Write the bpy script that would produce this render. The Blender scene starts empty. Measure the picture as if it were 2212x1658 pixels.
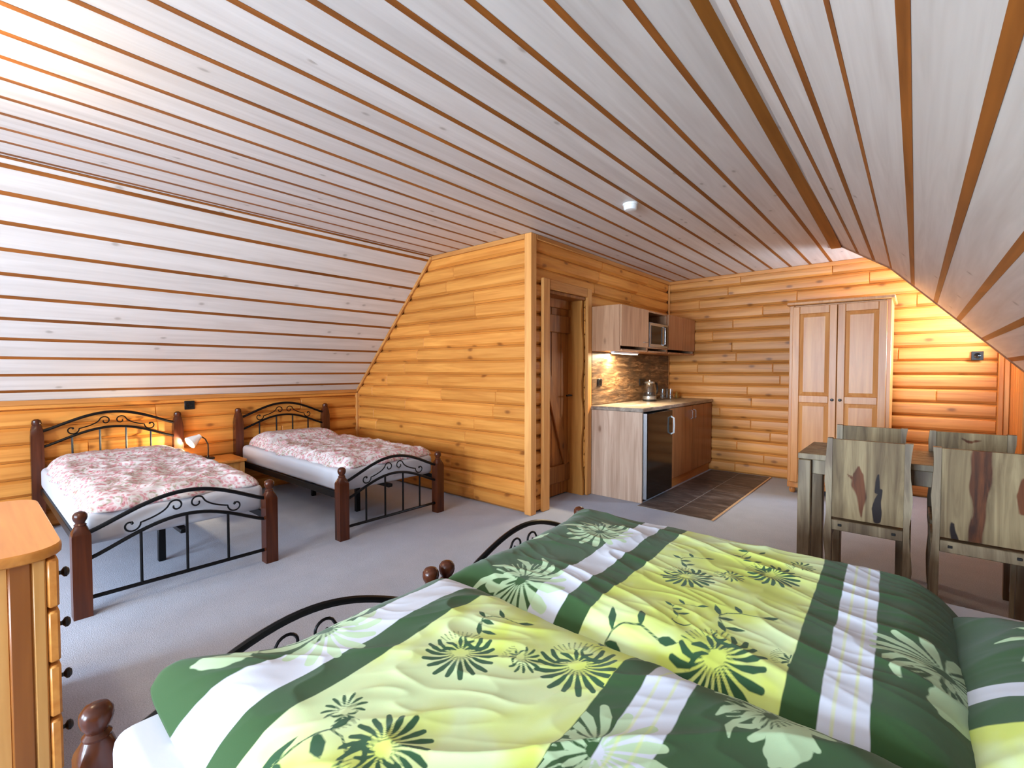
import bpy, bmesh, math, random
import numpy as np
from mathutils import Vector, Matrix
PI = math.pi
SC = bpy.context.scene
COL = SC.collection
random.seed(7)

# ------------------------------------------------------------------ camera
F_PX, YAW, PITCH, EYE = 1020.7, math.radians(40.51), math.radians(1.652), Vector((0, 0, 1.25))
fw = Vector((-math.sin(YAW) * math.cos(PITCH), math.cos(YAW) * math.cos(PITCH), -math.sin(PITCH)))
rt = Vector((math.cos(YAW), math.sin(YAW), 0)); up = rt.cross(fw)
cam_d = bpy.data.cameras.new('camera'); cam = bpy.data.objects.new('camera', cam_d); COL.objects.link(cam)
cam_d.sensor_fit = 'HORIZONTAL'; cam_d.sensor_width = 36; cam_d.lens = F_PX / 2212 * 36
cam_d.clip_start = .02; cam_d.clip_end = 100
M = Matrix((rt, up, -fw)).transposed().to_4x4(); M.translation = EYE; cam.matrix_world = M
SC.camera = cam

# ------------------------------------------------------------------ world, daylight, exposure
w = bpy.data.worlds.new('sky'); SC.world = w; w.use_nodes = True
w.node_tree.nodes['Background'].inputs[0].default_value = (.62, .78, 1, 1)
w.node_tree.nodes['Background'].inputs[1].default_value = 1.2
vs = SC.view_settings
vs.view_transform = 'Standard'; vs.look = 'None'; vs.exposure = 0.45; vs.gamma = 1.0; vs.use_curve_mapping = False


def area_light(name, loc, target, sx, sy, power, color):
    d = bpy.data.lights.new(name, 'AREA'); d.shape = 'RECTANGLE'; d.size = sx; d.size_y = sy
    d.energy = power; d.color = color
    o = bpy.data.objects.new(name, d); COL.objects.link(o); o.location = loc
    o.rotation_euler = (Vector(target) - Vector(loc)).to_track_quat('-Z', 'Y').to_euler()
    return o


DAY = (.64, .81, 1.0)
# sky light entering by the two windows of the end wall behind the camera
area_light('daylight_window_a', (-3.10, -3.88, 1.32), (-2.8, 2, .9), 1.5, 1.35, 270, DAY)
area_light('daylight_window_b', (-1.05, -3.88, 1.32), (-1.0, 2, .95), 1.5, 1.35, 430, DAY)

# sky light entering by the small dormer window
area_light('daylight_dormer', (.80, 5.79, 1.72), (-2, 5.2, .9), .38, .62, 85, DAY)
cy = SC.cycles
cy.use_adaptive_sampling = True; cy.adaptive_threshold = .05
cy.max_bounces = 5; cy.diffuse_bounces = 4; cy.glossy_bounces = 3; cy.transmission_bounces = 4; cy.transparent_max_bounces = 8
cy.caustics_reflective = False; cy.caustics_refractive = False

# ------------------------------------------------------------------ room dimensions
H = 2.417                      # flat ceiling
YB, XB = 3.181, -2.507         # bathroom box: face towards the beds, face towards the kitchen
YW = 6.13                      # far gable wall
XL, ZK, XS = -5.221, 1.007, -3.795   # knee wall, its top, top of the slope over the small beds
YS = 5.43                      # far end of the slope over the table
Y0 = -3.8                      # wall behind the camera
XR = .86                       # knee wall behind the heads of the big beds
XD = .645                      # outer wall of the dormer
KINK = (-.192, 2.171)
LOW = (XR, 2.171 - 1.103 * (XR + .192))
PITCH_LOG = H / 18

# ------------------------------------------------------------------ mesh helpers


class MB:
    def __init__(s): s.v = []; s.f = []

    def add(s, vs_, fs_):
        n = len(s.v); s.v += [tuple(p) for p in vs_]; s.f += [tuple(i + n for i in f) for f in fs_]; return s

    def box(s, x0, x1, y0, y1, z0, z1, b=.003, mat=None):
        c = Vector(((x0 + x1) / 2, (y0 + y1) / 2, (z0 + z1) / 2)); h = ((x1 - x0) / 2, (y1 - y0) / 2, (z1 - z0) / 2)
        b = min(b, .45 * min(h))
        idx = {}; vs_ = []
        for sx in (-1, 1):
            for sy in (-1, 1):
                for sz in (-1, 1):
                    for a in range(3):
                        q = [h[0] - b, h[1] - b, h[2] - b]; q[a] = h[a]
                        p = Vector((sx * q[0], sy * q[1], sz * q[2]))
                        idx[(sx, sy, sz, a)] = len(vs_)
                        vs_.append((mat @ p if mat else p) + c)
        fs_ = []
        for a in range(3):
            o = [i for i in range(3) if i != a]
            for s_ in (-1, 1):
                k = []
                for u, v in ((-1, -1), (1, -1), (1, 1), (-1, 1)):
                    g = [0, 0, 0]; g[a] = s_; g[o[0]] = u; g[o[1]] = v
                    k.append(idx[(*g, a)])
                fs_.append(k)
            # edges along axis a
            for u in (-1, 1):
                for v in (-1, 1):
                    g0 = [0, 0, 0]; g1 = [0, 0, 0]; g0[a] = -1; g1[a] = 1
                    for g in (g0, g1): g[o[0]] = u; g[o[1]] = v
                    fs_.append([idx[(*g0, o[0])], idx[(*g1, o[0])], idx[(*g1, o[1])], idx[(*g0, o[1])]])
        for sx in (-1, 1):
            for sy in (-1, 1):
                for sz in (-1, 1):
                    fs_.append([idx[(sx, sy, sz, a)] for a in range(3)])
        return s.add(vs_, fs_)

    def slab(s, quad, t):
        q = [Vector(p) for p in quad]; t = Vector(t)
        return s.add(q + [p + t for p in q], [(0, 1, 2, 3), (7, 6, 5, 4), (0, 4, 5, 1), (1, 5, 6, 2), (2, 6, 7, 3), (3, 7, 4, 0)])

    def tube(s, pts, r, n=8, cap=True):
        P = [Vector(p) for p in pts]; R = r if isinstance(r, (list, tuple)) else [r] * len(P)
        vs_ = []; fs_ = []; ref = None
        for i, p in enumerate(P):
            t = (P[min(i + 1, len(P) - 1)] - P[max(i - 1, 0)]).normalized()
            if ref is None:
                ref = Vector((0, 0, 1)) if abs(t.z) < .9 else Vector((1, 0, 0))
            a = (ref - t * ref.dot(t)).normalized(); ref = a; b = t.cross(a)
            for k in range(n):
                th = 2 * PI * k / n
                vs_.append(p + (a * math.cos(th) + b * math.sin(th)) * R[i])
            if i:
                for k in range(n):
                    fs_.append(((i - 1) * n + k, (i - 1) * n + (k + 1) % n, i * n + (k + 1) % n, i * n + k))
        if cap: fs_ += [tuple(range(n - 1, -1, -1)), tuple((len(P) - 1) * n + k for k in range(n))]
        return s.add(vs_, fs_)

    def lathe(s, prof, c=(0, 0, 0), n=16, sq=None):
        """prof: list of (r, z[, squareness 0..1])"""
        vs_ = []; fs_ = []
        for i, q in enumerate(prof):
            r, z = q[0], q[1]; e = q[2] if len(q) > 2 else 0
            for k in range(n):
                th = 2 * PI * (k + .5) / n; cx, cy = math.cos(th), math.sin(th)
                m = max(abs(cx), abs(cy)); f = (1 - e) + e / m * .93
                vs_.append((c[0] + r * cx * f, c[1] + r * cy * f, c[2] + z))
            if i:
                for k in range(n):
                    fs_.append(((i - 1) * n + k, (i - 1) * n + (k + 1) % n, i * n + (k + 1) % n, i * n + k))
        fs_ += [tuple(range(n - 1, -1, -1)), tuple((len(prof) - 1) * n + k for k in range(n))]
        return s.add(vs_, fs_)

    def build(s, name, mat, parent=None, origin=None, smooth=40):
        me = bpy.data.meshes.new(name)
        o = Vector(origin) if origin else Vector((0, 0, 0))
        me.from_pydata([Vector(p) - o for p in s.v], [], s.f); me.validate()
        bm = bmesh.new(); bm.from_mesh(me); bmesh.ops.recalc_face_normals(bm, faces=bm.faces); bm.to_mesh(me); bm.free()
        if smooth:
            me.polygons.foreach_set('use_smooth', [True] * len(me.polygons)); me.set_sharp_from_angle(angle=math.radians(smooth))
        me.materials.append(mat)
        ob = bpy.data.objects.new(name, me); COL.objects.link(ob); ob.location = o
        if parent: ob.parent = parent
        return ob


def tag(o, label, cat, group=None, kind=None):
    o['label'] = label; o['category'] = cat
    if group: o['group'] = group
    if kind: o['kind'] = kind
    return o


def thing(name, label, cat, loc=(0, 0, 0), rz=0, group=None):
    o = bpy.data.objects.new(name, None); COL.objects.link(o); o.empty_display_size = .1
    o.location = loc; o.rotation_euler = (0, 0, rz)
    return tag(o, label, cat, group)


def struct(ob, label, cat): return tag(ob, label, cat, kind='structure')


# ------------------------------------------------------------------ materials
def lin(c): return tuple(((x / 255) / 12.92 if x / 255 <= .04045 else (((x / 255) + .055) / 1.055) ** 2.4) for x in c)


class NT:
    def __init__(s, name, rough=.5, spec=.4):
        m = bpy.data.materials.new(name); m.use_nodes = True; s.m = m; s.t = m.node_tree; s.n = s.t.nodes; s.l = s.t.links
        s.b = s.n['Principled BSDF']; s.b.inputs['Roughness'].default_value = rough
        s.b.inputs['Specular IOR Level'].default_value = spec

    def N(s, typ, **k):
        n = s.n.new(typ)
        for a, v in k.items(): setattr(n, a, v)
        return n

    def set(s, sock, v):
        if isinstance(v, bpy.types.NodeSocket): s.l.new(v, sock)
        elif v is not None:
            if sock.type == 'RGBA' and len(v) == 3: v = (*v, 1)
            sock.default_value = v

    def math(s, op, a, b=None, clamp=False):
        n = s.N('ShaderNodeMath', operation=op, use_clamp=clamp); s.set(n.inputs[0], a); s.set(n.inputs[1], b); return n.outputs[0]

    def mix(s, f, a, b, blend='MIX'):
        n = s.N('ShaderNodeMix', data_type='RGBA', blend_type=blend); s.set(n.inputs[0], f); s.set(n.inputs[6], a); s.set(n.inputs[7], b); return n.outputs[2]

    def ramp(s, f, stops, interp='LINEAR'):
        n = s.N('ShaderNodeValToRGB'); r = n.color_ramp; r.interpolation = interp
        while len(r.elements) < len(stops): r.elements.new(.5)
        for e, (p, c) in zip(r.elements, stops): e.position = p; e.color = (*c, 1) if len(c) == 3 else c
        s.set(n.inputs[0], f); return n.outputs[0]

    def rng(s, v, a, b, c=0, d=1, smooth=False):
        n = s.N('ShaderNodeMapRange', interpolation_type='SMOOTHSTEP' if smooth else 'LINEAR')
        s.set(n.inputs[0], v)
        for i, x in zip((1, 2, 3, 4), (a, b, c, d)): n.inputs[i].default_value = x
        return n.outputs[0]

    def coord(s, scale=(1, 1, 1), rand=0.0, kind='Object'):
        tc = s.N('ShaderNodeTexCoord'); v = tc.outputs[kind]
        if rand:
            oi = s.N('ShaderNodeObjectInfo'); m = s.N('ShaderNodeVectorMath', operation='MULTIPLY_ADD')
            cmb = s.N('ShaderNodeCombineXYZ')
            for i in range(3): s.l.new(oi.outputs['Random'], cmb.inputs[i])
            s.l.new(cmb.outputs[0], m.inputs[0]); m.inputs[1].default_value = (rand, rand * 1.7, rand * 2.3); s.l.new(v, m.inputs[2]); v = m.outputs[0]
        mp = s.N('ShaderNodeMapping'); mp.inputs['Scale'].default_value = scale; s.l.new(v, mp.inputs['Vector']); return mp.outputs[0]

    def noise(s, vec, scale, detail=3, rough=.5, dist=0.0):
        n = s.N('ShaderNodeTexNoise'); s.set(n.inputs['Vector'], vec); n.inputs['Scale'].default_value = scale
        n.inputs['Detail'].default_value = detail; n.inputs['Roughness'].default_value = rough; n.inputs['Distortion'].default_value = dist
        return n.outputs['Fac']

    def voro(s, vec, scale, feature='F1', rnd=1.0):
        n = s.N('ShaderNodeTexVoronoi', feature=feature); s.set(n.inputs['Vector'], vec); n.inputs['Scale'].default_value = scale
        n.inputs['Randomness'].default_value = rnd; return n

    def bump(s, h, strength=.3, dist=.01):
        n = s.N('ShaderNodeBump'); n.inputs['Strength'].default_value = strength; n.inputs['Distance'].default_value = dist
        s.l.new(h, n.inputs['Height']); s.l.new(n.outputs[0], s.b.inputs['Normal'])

    def color(s, c): s.set(s.b.inputs['Base Color'], c)

    def attr(s, name): return s.N('ShaderNodeAttribute', attribute_name=name).outputs['Fac']

    def rand(s): return s.N('ShaderNodeObjectInfo').outputs['Random']


def plain(name, c, rough=.5, metal=0.0, spec=.4):
    t = NT(name, rough, spec); t.color(lin(c)); t.b.inputs['Metallic'].default_value = metal; return t.m


def wood(name, dark, light, axis='X', grain=1.0, knots=None, rough=.45, vary=.12, rand=7.0, bump=.12, knot_dens=.45, knot_scale=1.0, spec=.35, depth=None):
    t = NT(name, rough, spec)
    across, along = 16 * grain, 1.1 * grain
    sc = [across] * 3; sc['XYZ'.index(axis)] = along
    v = t.coord(tuple(sc), rand)
    g = t.noise(v, 1.0, 3, .6, .9)
    sc2 = [60 * grain] * 3; sc2['XYZ'.index(axis)] = 2.0 * grain
    g2 = t.noise(t.coord(tuple(sc2), rand), 1.0, 1, .5)
    f = t.math('ADD', t.math('MULTIPLY', g, .75), t.math('MULTIPLY', g2, .25))
    c = t.ramp(f, [(.32, lin(dark)), (.68, lin(light))])
    if knots:
        sk = [6.0 * knot_scale] * 3; sk['XYZ'.index(axis)] = 3.0 * knot_scale
        kc = t.coord(tuple(sk), rand)
        if depth:      # knots run through the board
            sx = t.N('ShaderNodeSeparateXYZ'); t.l.new(kc, sx.inputs[0]); cx = t.N('ShaderNodeCombineXYZ')
            for i_, k_ in enumerate([q for q in 'XYZ' if q != depth]): t.l.new(sx.outputs[k_], cx.inputs[i_])
            kc = cx.outputs[0]
        kv = t.voro(kc, 1.0)
        if depth: kv.voronoi_dimensions = '2D'
        sep = t.N('ShaderNodeSeparateColor'); t.l.new(kv.outputs['Color'], sep.inputs[0])
        on = t.math('GREATER_THAN', sep.outputs[0], 1 - knot_dens)
        k = t.math('MULTIPLY', t.rng(kv.outputs['Distance'], .03, .15, 1, 0, True), on)
        halo = t.math('MULTIPLY', t.rng(kv.outputs['Distance'], .08, .42, .3, 0, True), on)
        c = t.mix(halo, c, lin(dark)); c = t.mix(t.math('MULTIPLY', k, .8), c, lin(knots))
    if vary:
        r = t.rng(t.rand(), 0, 1, 1 - vary, 1 + vary * .8)
        hsv = t.N('ShaderNodeHueSaturation'); t.l.new(c, hsv.inputs['Color']); t.l.new(r, hsv.inputs['Value']); c = hsv.outputs[0]
    t.color(c); t.bump(f, bump, .004)
    return t.m


LOGX = wood('log_cladding_x', (190, 116, 46), (224, 152, 72), 'X', 1.0, (128, 70, 26), .42, knot_dens=.22, depth='Y')
LOGG = wood('log_cladding_gable', (182, 116, 54), (220, 154, 82), 'X', 1.0, (122, 74, 34), .42, .12, 7.0, .12, .42, depth='Y')
LOGY = wood('log_cladding_y', (190, 116, 46), (224, 152, 72), 'Y', 1.0, (128, 70, 26), .42, knot_dens=.22, depth='X')
TRIMZ = wood('trim_wood_z', (190, 122, 60), (226, 164, 96), 'Z', .8, None, .42)
TRIMX = wood('trim_wood_x', (176, 108, 50), (214, 150, 82), 'X', .8, None, .42)
TRIMY = wood('trim_wood_y', (170, 104, 48), (208, 144, 78), 'Y', .8, None, .42)
CEILB = wood('whitewashed_board', (204, 195, 189), (224, 217, 212), 'Y', .8, (168, 158, 150), .5, .04, 5.0, .05, .10, 1.7, depth='Z')
STRIP = wood('brown_cover_strip', (118, 66, 22), (166, 98, 38), 'Y', .8, None, .5, .15)
BEAMM = wood('brown_beam', (130, 78, 24), (164, 102, 38), 'Y', .7, None, .5, 0)
BACKM = plain('backing_board', (120, 74, 34), .8)
POSTW = wood('mahogany_post', (56, 25, 13), (92, 44, 22), 'Z', 1.2, None, .25, .08)
IRON = plain('black_iron', (22, 22, 24), .35, .6)
PINE = wood('lacquered_pine_x', (204, 128, 54), (228, 156, 76), 'X', 1.0, (140, 78, 34), .3, .06)
PINEZ = wood('lacquered_pine_z', (200, 140, 70), (226, 170, 98), 'Z', 1.0, (140, 78, 34), .3, .10)
PINED = wood('dark_pine_z', (120, 66, 24), (164, 100, 44), 'Z', .9, (84, 40, 16), .3, .06)
WARD = wood('alder_wardrobe', (190, 120, 62), (218, 154, 92), 'Z', 1.0, None, .32, .06)
LAMW = wood('oak_laminate_warm', (158, 112, 80), (196, 150, 114), 'Z', 1.1, (112, 74, 50), .4, .05, 3.0, .05, .25)
LAMI = wood('oak_laminate', (168, 136, 114), (206, 176, 154), 'Z', 1.1, (120, 84, 62), .4, .05, 3.0, .05, .25)
LAMID = wood('oak_laminate_brown', (132, 84, 50), (172, 118, 76), 'Z', 1.1, None, .4, .05)
DOORW = wood('rustic_door_plank', (118, 66, 24), (174, 110, 50), 'Z', .9, (56, 28, 10), .5, .15)
JAMBW = wood('jamb_plank', (170, 106, 44), (212, 148, 74), 'Z', .8, (110, 60, 22), .45, .1)
BLACKP = plain('black_plastic', (24, 24, 26), .35)
BLACKG = plain('black_gloss', (20, 19, 19), .12)
CHROME = plain('brushed_metal', (190, 194, 198), .25, .9)
WHITEP = plain('white_plastic', (238, 238, 236), .35)
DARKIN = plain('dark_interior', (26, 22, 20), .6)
SHEET = plain('white_sheet', (190, 190, 197), .85, 0, .1)


def m_glass():
    t = NT('clear_glass', .03); n = t.n; tr = t.N('ShaderNodeBsdfTransparent'); gl = t.N('ShaderNodeBsdfGlossy'); gl.inputs['Roughness'].default_value = .04
    tr.inputs[0].default_value = (.93, .95, .95, 1)
    mx = t.N('ShaderNodeMixShader'); lw = t.N('ShaderNodeLayerWeight'); lw.inputs[0].default_value = .35
    f = t.math('ADD', t.math('MULTIPLY', lw.outputs['Facing'], .55), .06)
    t.l.new(f, mx.inputs[0]); t.l.new(tr.outputs[0], mx.inputs[1]); t.l.new(gl.outputs[0], mx.inputs[2]); t.l.new(mx.outputs[0], n['Material Output'].inputs[0]); return t.m


GLASS = m_glass()


def m_glow(name, c, strength, op=.25):
    t = NT(name); tr = t.N('ShaderNodeBsdfTransparent'); em = t.N('ShaderNodeEmission'); em.inputs[0].default_value = (*c, 1); em.inputs[1].default_value = strength
    mx = t.N('ShaderNodeMixShader'); mx.inputs[0].default_value = op
    t.l.new(tr.outputs[0], mx.inputs[1]); t.l.new(em.outputs[0], mx.inputs[2]); t.l.new(mx.outputs[0], t.n['Material Output'].inputs[0]); return t.m


def m_carpet():
    t = NT('grey_carpet', .95, .05); v = t.coord()
    a = t.noise(v, 220, 2, .7); b = t.noise(v, 6, 3, .6)
    c = t.ramp(t.math('ADD', t.math('MULTIPLY', a, .85), t.math('MULTIPLY', b, .15)), [(.3, lin((150, 156, 172))), (.7, lin((196, 202, 217)))])
    t.color(c); t.bump(a, .5, .006); return t.m


def m_slate(name, cs, scale=(3, 9, 9), rough=.5):
    t = NT(name, rough, .4); v = t.coord(scale, 4.0)
    f = t.noise(v, 1.4, 6, .65, .8)
    c = t.ramp(f, [(.25, lin(cs[0])), (.5, lin(cs[1])), (.68, lin(cs[2]))]); t.color(c); t.bump(f, .25, .004); return t.m


def m_backsplash():
    t = NT('slate_print_panel', .35, .4); v = t.coord((1, 1.6, 12))
    f = t.noise(v, 2.6, 5, .6, 1.2); g = t.noise(t.coord((1, 2.4, 7)), 1.7, 3, .5, .5)
    c = t.ramp(f, [(.28, lin((44, 32, 24))), (.45, lin((104, 76, 52))), (.58, lin((150, 116, 84))), (.72, lin((196, 168, 132)))])
    c = t.mix(t.rng(g, .42, .6, 0, .7), c, lin((72, 60, 50))); t.color(c); return t.m


def m_worktop():
    t = NT('stone_worktop', .35, .5); f = t.noise(t.coord((6, 2.5, 6)), 2, 5, .6, .7)
    t.color(t.ramp(f, [(.3, lin((96, 84, 76))), (.55, lin((150, 134, 120))), (.75, lin((196, 180, 162)))])); return t.m


def m_sheesham():
    t = NT('sheesham_wood', .45, .35)
    v = t.coord((14, 14, 1.3), 6.0); f = t.noise(v, 1.0, 5, .6, 1.0)
    c = t.ramp(f, [(.3, lin((84, 66, 48))), (.5, lin((122, 103, 78))), (.7, lin((160, 142, 112)))])
    q = t.noise(t.coord((5, 5, 1.2), 9.0), 1.0, 2, .5, .6); c = t.mix(t.rng(q, .60, .68, 0, .8), c, lin((84, 52, 30)))
    t.color(c); t.bump(f, .1, .003); return t.m


def m_sheesham_back():
    t = NT('sheesham_back_panel', .5, .2)
    v = t.coord((20, 20, 1.6), 6.0); f = t.noise(v, 1.0, 5, .6, .9)
    c = t.ramp(f, [(.3, lin((100, 80, 56))), (.5, lin((134, 114, 84))), (.7, lin((162, 142, 108)))])
    tone = t.attr('tone'); c = t.mix(1.0, c, t.ramp(tone, [(0, (.60, .55, .5)), (1, (1.15, 1.15, 1.1))]), 'MULTIPLY')
    e = t.math('ADD', t.attr('brown'), t.math('MULTIPLY', t.math('SUBTRACT', f, .5), .02))
    c = t.mix(t.rng(e, .003, -.003, 0, 1), c, t.ramp(f, [(.35, lin((52, 26, 12))), (.65, lin((112, 62, 30)))]))
    e = t.math('ADD', t.attr('black'), t.math('MULTIPLY', t.math('SUBTRACT', f, .5), .012))
    c = t.mix(t.rng(e, .002, -.002, 0, 1), c, lin((30, 16, 12)))
    t.color(c); return t.m


def m_green(name, bands):
    """printed cotton: bands = list of (x, colour index) along the bed; the motifs come as signed distances"""
    t = NT(name, .8, .12)
    x = t.attr('px')
    wv = t.noise(t.coord(), 9, 2, .5)
    x = t.math('ADD', x, t.math('MULTIPLY', t.math('SUBTRACT', wv, .5), .012))
    DG, WH = lin((52, 80, 44)), lin((202, 205, 216))
    n1 = t.noise(t.coord((1, 1, 1), 3.0), 3.2, 3, .55, .5)
    YE = t.ramp(n1, [(.30, lin((196, 216, 164))), (.44, lin((208, 222, 166))), (.58, lin((202, 214, 104))), (.75, lin((192, 206, 84)))])
    c = DG
    first = True
    for (b, k) in bands:
        kc = {'g': DG, 'w': WH, 'y': YE}[k]
        if first: c = kc; first = False; continue
        m = t.rng(x, b - .0015, b + .0015); c = t.mix(m, c, kc)
    lt = t.rng(t.attr('light'), .0012, -.0012); c = t.mix(t.math('MULTIPLY', lt, .92), c, lin((178, 202, 160)))
    dk = t.rng(t.attr('dark'), .0012, -.0012); c = t.mix(dk, c, lin((50, 84, 54)))
    ln = t.rng(t.attr('line'), .002, -.002); c = t.mix(t.math('MULTIPLY', ln, .55), c, lin((206, 216, 120)))
    t.color(c)
    t.b.inputs['Sheen Weight'].default_value = .15
    t.bump(t.noise(t.coord(), 500, 1), .08, .001)
    return t.m


def m_pink():
    t = NT('paisley_cotton', .85, .1); v = t.coord((1, 1, 1), 2.0)
    d = t.N('ShaderNodeTexNoise'); t.l.new(v, d.inputs['Vector']); d.inputs['Scale'].default_value = 9
    vm = t.N('ShaderNodeVectorMath', operation='MULTIPLY_ADD'); t.l.new(d.outputs['Color'], vm.inputs[0]); vm.inputs[1].default_value = (.09, .09, .02); t.l.new(v, vm.inputs[2])
    a = t.voro(vm.outputs[0], 17); b = t.voro(vm.outputs[0], 44)
    c = t.ramp(a.outputs['Distance'], [(.10, lin((186, 112, 118))), (.22, lin((206, 188, 186))), (.34, lin((150, 146, 122))), (.46, lin((202, 168, 170))), (.60, lin((194, 134, 138))), (.75, lin((210, 200, 198)))])
    c = t.mix(t.rng(b.outputs['Distance'], .16, .30, .75, 0), c, lin((170, 90, 100)))
    c = t.mix(t.rng(b.outputs['Distance'], .50, .62, 0, .7), c, lin((214, 210, 208)))
    t.color(c); return t.m


CARPET = m_carpet(); TILE = m_slate('slate_tile', ((52, 44, 42), (84, 72, 68), (120, 108, 102))); SPLASH = m_backsplash(); WORKT = m_worktop()
SHEE = m_sheesham(); SHEEB = m_sheesham_back(); PINK = m_pink()

# ------------------------------------------------------------------ room shell
T = .10   # wall body thickness
D = .032  # depth of the log boards in front of it


def log_board(a0, a1, z0, z1, parent, axis, face, sgn, mat, lo=None, hi=None):
    """one half-round board. axis: running axis 'X'/'Y'; face: coordinate of its proud face; sgn: direction it faces"""
    w_ = z1 - z0; n = 7; prof = []
    for i in range(n):
        u = i / (n - 1); zz = z0 + .0015 + (w_ - .003) * u
        d = D * (.14 + .86 * math.sqrt(max(0, 1 - (2 * u - 1) ** 4)))
        prof.append((d, zz))
    prof = [(0, z0 + .0015)] + prof + [(0, z1 - .0015)]
    vs_ = []; fs_ = []; m = len(prof)
    for r, (end, ins) in enumerate(((0, 0), (0, .007), (1, .007), (1, 0))):
        for d, zz in prof:
            if end == 0: a = max(a0, lo(zz)) if lo else a0; a += ins
            else: a = min(a1, hi(zz)) if hi else a1; a -= ins
            dd = d if ins else d * .72
            n_ = face - sgn * D + sgn * dd
            vs_.append((a, n_, zz) if axis == 'X' else (n_, a, zz))
    for r in range(3):
        for k in range(m):
            fs_.append((r * m + k, r * m + (k + 1) % m, (r + 1) * m + (k + 1) % m, (r + 1) * m + k))
    fs_ += [tuple(range(m)), tuple(3 * m + k for k in range(m - 1, -1, -1))]
    return MB().add(vs_, fs_).build('log_board', mat, parent, smooth=28)


def log_wall(parent, axis, a0, a1, face, sgn, mat, rows, seed, lo=None, hi=None, holes=()):
    rnd = random.Random(seed)
    for r in rows:
        z0, z1 = r * PITCH_LOG, (r + 1) * PITCH_LOG; zm = (z0 + z1) / 2
        s0 = max(a0, min(lo(z0), lo(z1)) if lo else a0); s1 = min(a1, max(hi(z0), hi(z1)) if hi else a1)
        spans = [(s0, s1)]
        for (h0, h1, hz0, hz1) in holes:
            if hz0 < zm < hz1:
                nw = []
                for p, q in spans:
                    if h0 > p: nw.append((p, min(q, h0)))
                    if h1 < q: nw.append((max(p, h1), q))
                spans = nw
        for p, q in spans:
            x = p; first = True
            while x < q - .02:
                L = rnd.uniform(.3, 1.3) if first else rnd.uniform(.7, 1.7)
                e = x + L
                if q - e < .35: e = q
                log_board(x, e, z0, z1, parent, axis, face, sgn, mat, lo if first else None, hi if e >= q else None)
                x = e; first = False


def left_x(z): return XL if z < ZK else XL + (z - ZK) * (XS - XL) / (H - ZK)


# floor
fl = MB().box(XL - .2, XR + .2, Y0 - .2, YW + .2, -.12, 0, .002).build('floor', CARPET, smooth=0)
struct(fl, 'mottled grey fitted carpet covering the whole attic room', 'floor')
cols = [(-1.930, -1.604), (-1.596, -1.272)]
for c, joints in zip(cols, ((4.04, 4.34, 4.92, 5.50, YW - .02), (4.04, 4.34, 5.00, 5.42, YW - .02))):
    for y0, y1 in zip(joints[:-1], joints[1:]):
        MB().box(c[0], c[1], y0 + .004, y1 - .004, .0002, .006, .0015).build('tile', TILE, fl)
MB().box(-1.935, -1.270, 4.038, YW - .02, .0001, .003, .0005).build('grout_bed', plain('grey_grout', (168, 160, 152), .9), fl)
MB().box(-1.270, -1.250, 4.035, YW - .02, .0001, .009, .002).build('tile_edge_strip', plain('pale_edge_strip', (208, 172, 134), .5), fl)

# knee wall over the small beds
wl = MB().box(XL - D - T, XL - D, Y0 - T, YB + D + T, 0, ZK, .002).build('wall_left', BACKM)
struct(wl, 'low knee wall of rounded honey log boards behind the two small beds', 'wall')
log_wall(wl, 'Y', Y0, YB, XL, 1, LOGY, range(7), 3)
log_board(Y0, YB, 7 * PITCH_LOG, ZK, wl, 'Y', XL, 1, LOGY)

# bathroom box: face towards the beds
wf = MB().slab([(XL - D, YB + D, 0), (XB - D, YB + D, 0), (XB - D, YB + D, H), (XS - D, YB + D, H)], (0, T, 0))
wf.v += [(XL - D, YB + D, ZK), (XL - D, YB + D + T, ZK)]
n_ = len(wf.v); wf.f += [(0, 3, n_ - 2), (4, 7, n_ - 1)]
wf = wf.build('wall_bathroom_front', BACKM, smooth=0)
struct(wf, 'tall partition of orange log boards cut on the slant under the sloping ceiling', 'wall')
log_wall(wf, 'X', XL, XB - .018, YB, -1, LOGX, range(18), 11, lo=left_x)

# bathroom box: face towards the kitchen, with the door opening
DY0, DY1, DZ = 3.423, 4.06, 1.972
ws = MB().box(XB - D - .05, XB - D, YB + .02, DY0, 0, H, .001).box(XB - D - .05, XB - D, DY1, YW + .05, 0, H, .001).box(XB - D - .05, XB - D, DY0, DY1, DZ, H, .001)
ws = ws.build('wall_bathroom_side', BACKM, smooth=0)
struct(ws, 'log-clad partition with a recessed plank door, running behind the kitchenette', 'wall')
log_wall(ws, 'Y', YB + .018, YW, XB, 1, LOGY, range(18), 21, holes=[(DY0 - .02, DY1 + .02, -1, DZ + .02)])
# far gable wall
wg = MB().box(XB - .4, XD + .3, YW + D, YW + D + T, 0, H, .002).build('wall_front', BACKM, smooth=0)
struct(wg, 'gable end wall of rounded log boards behind the wardrobe', 'wall')
log_wall(wg, 'X', XB, .567, YW, -1, LOGG, range(18), 35)
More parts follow.
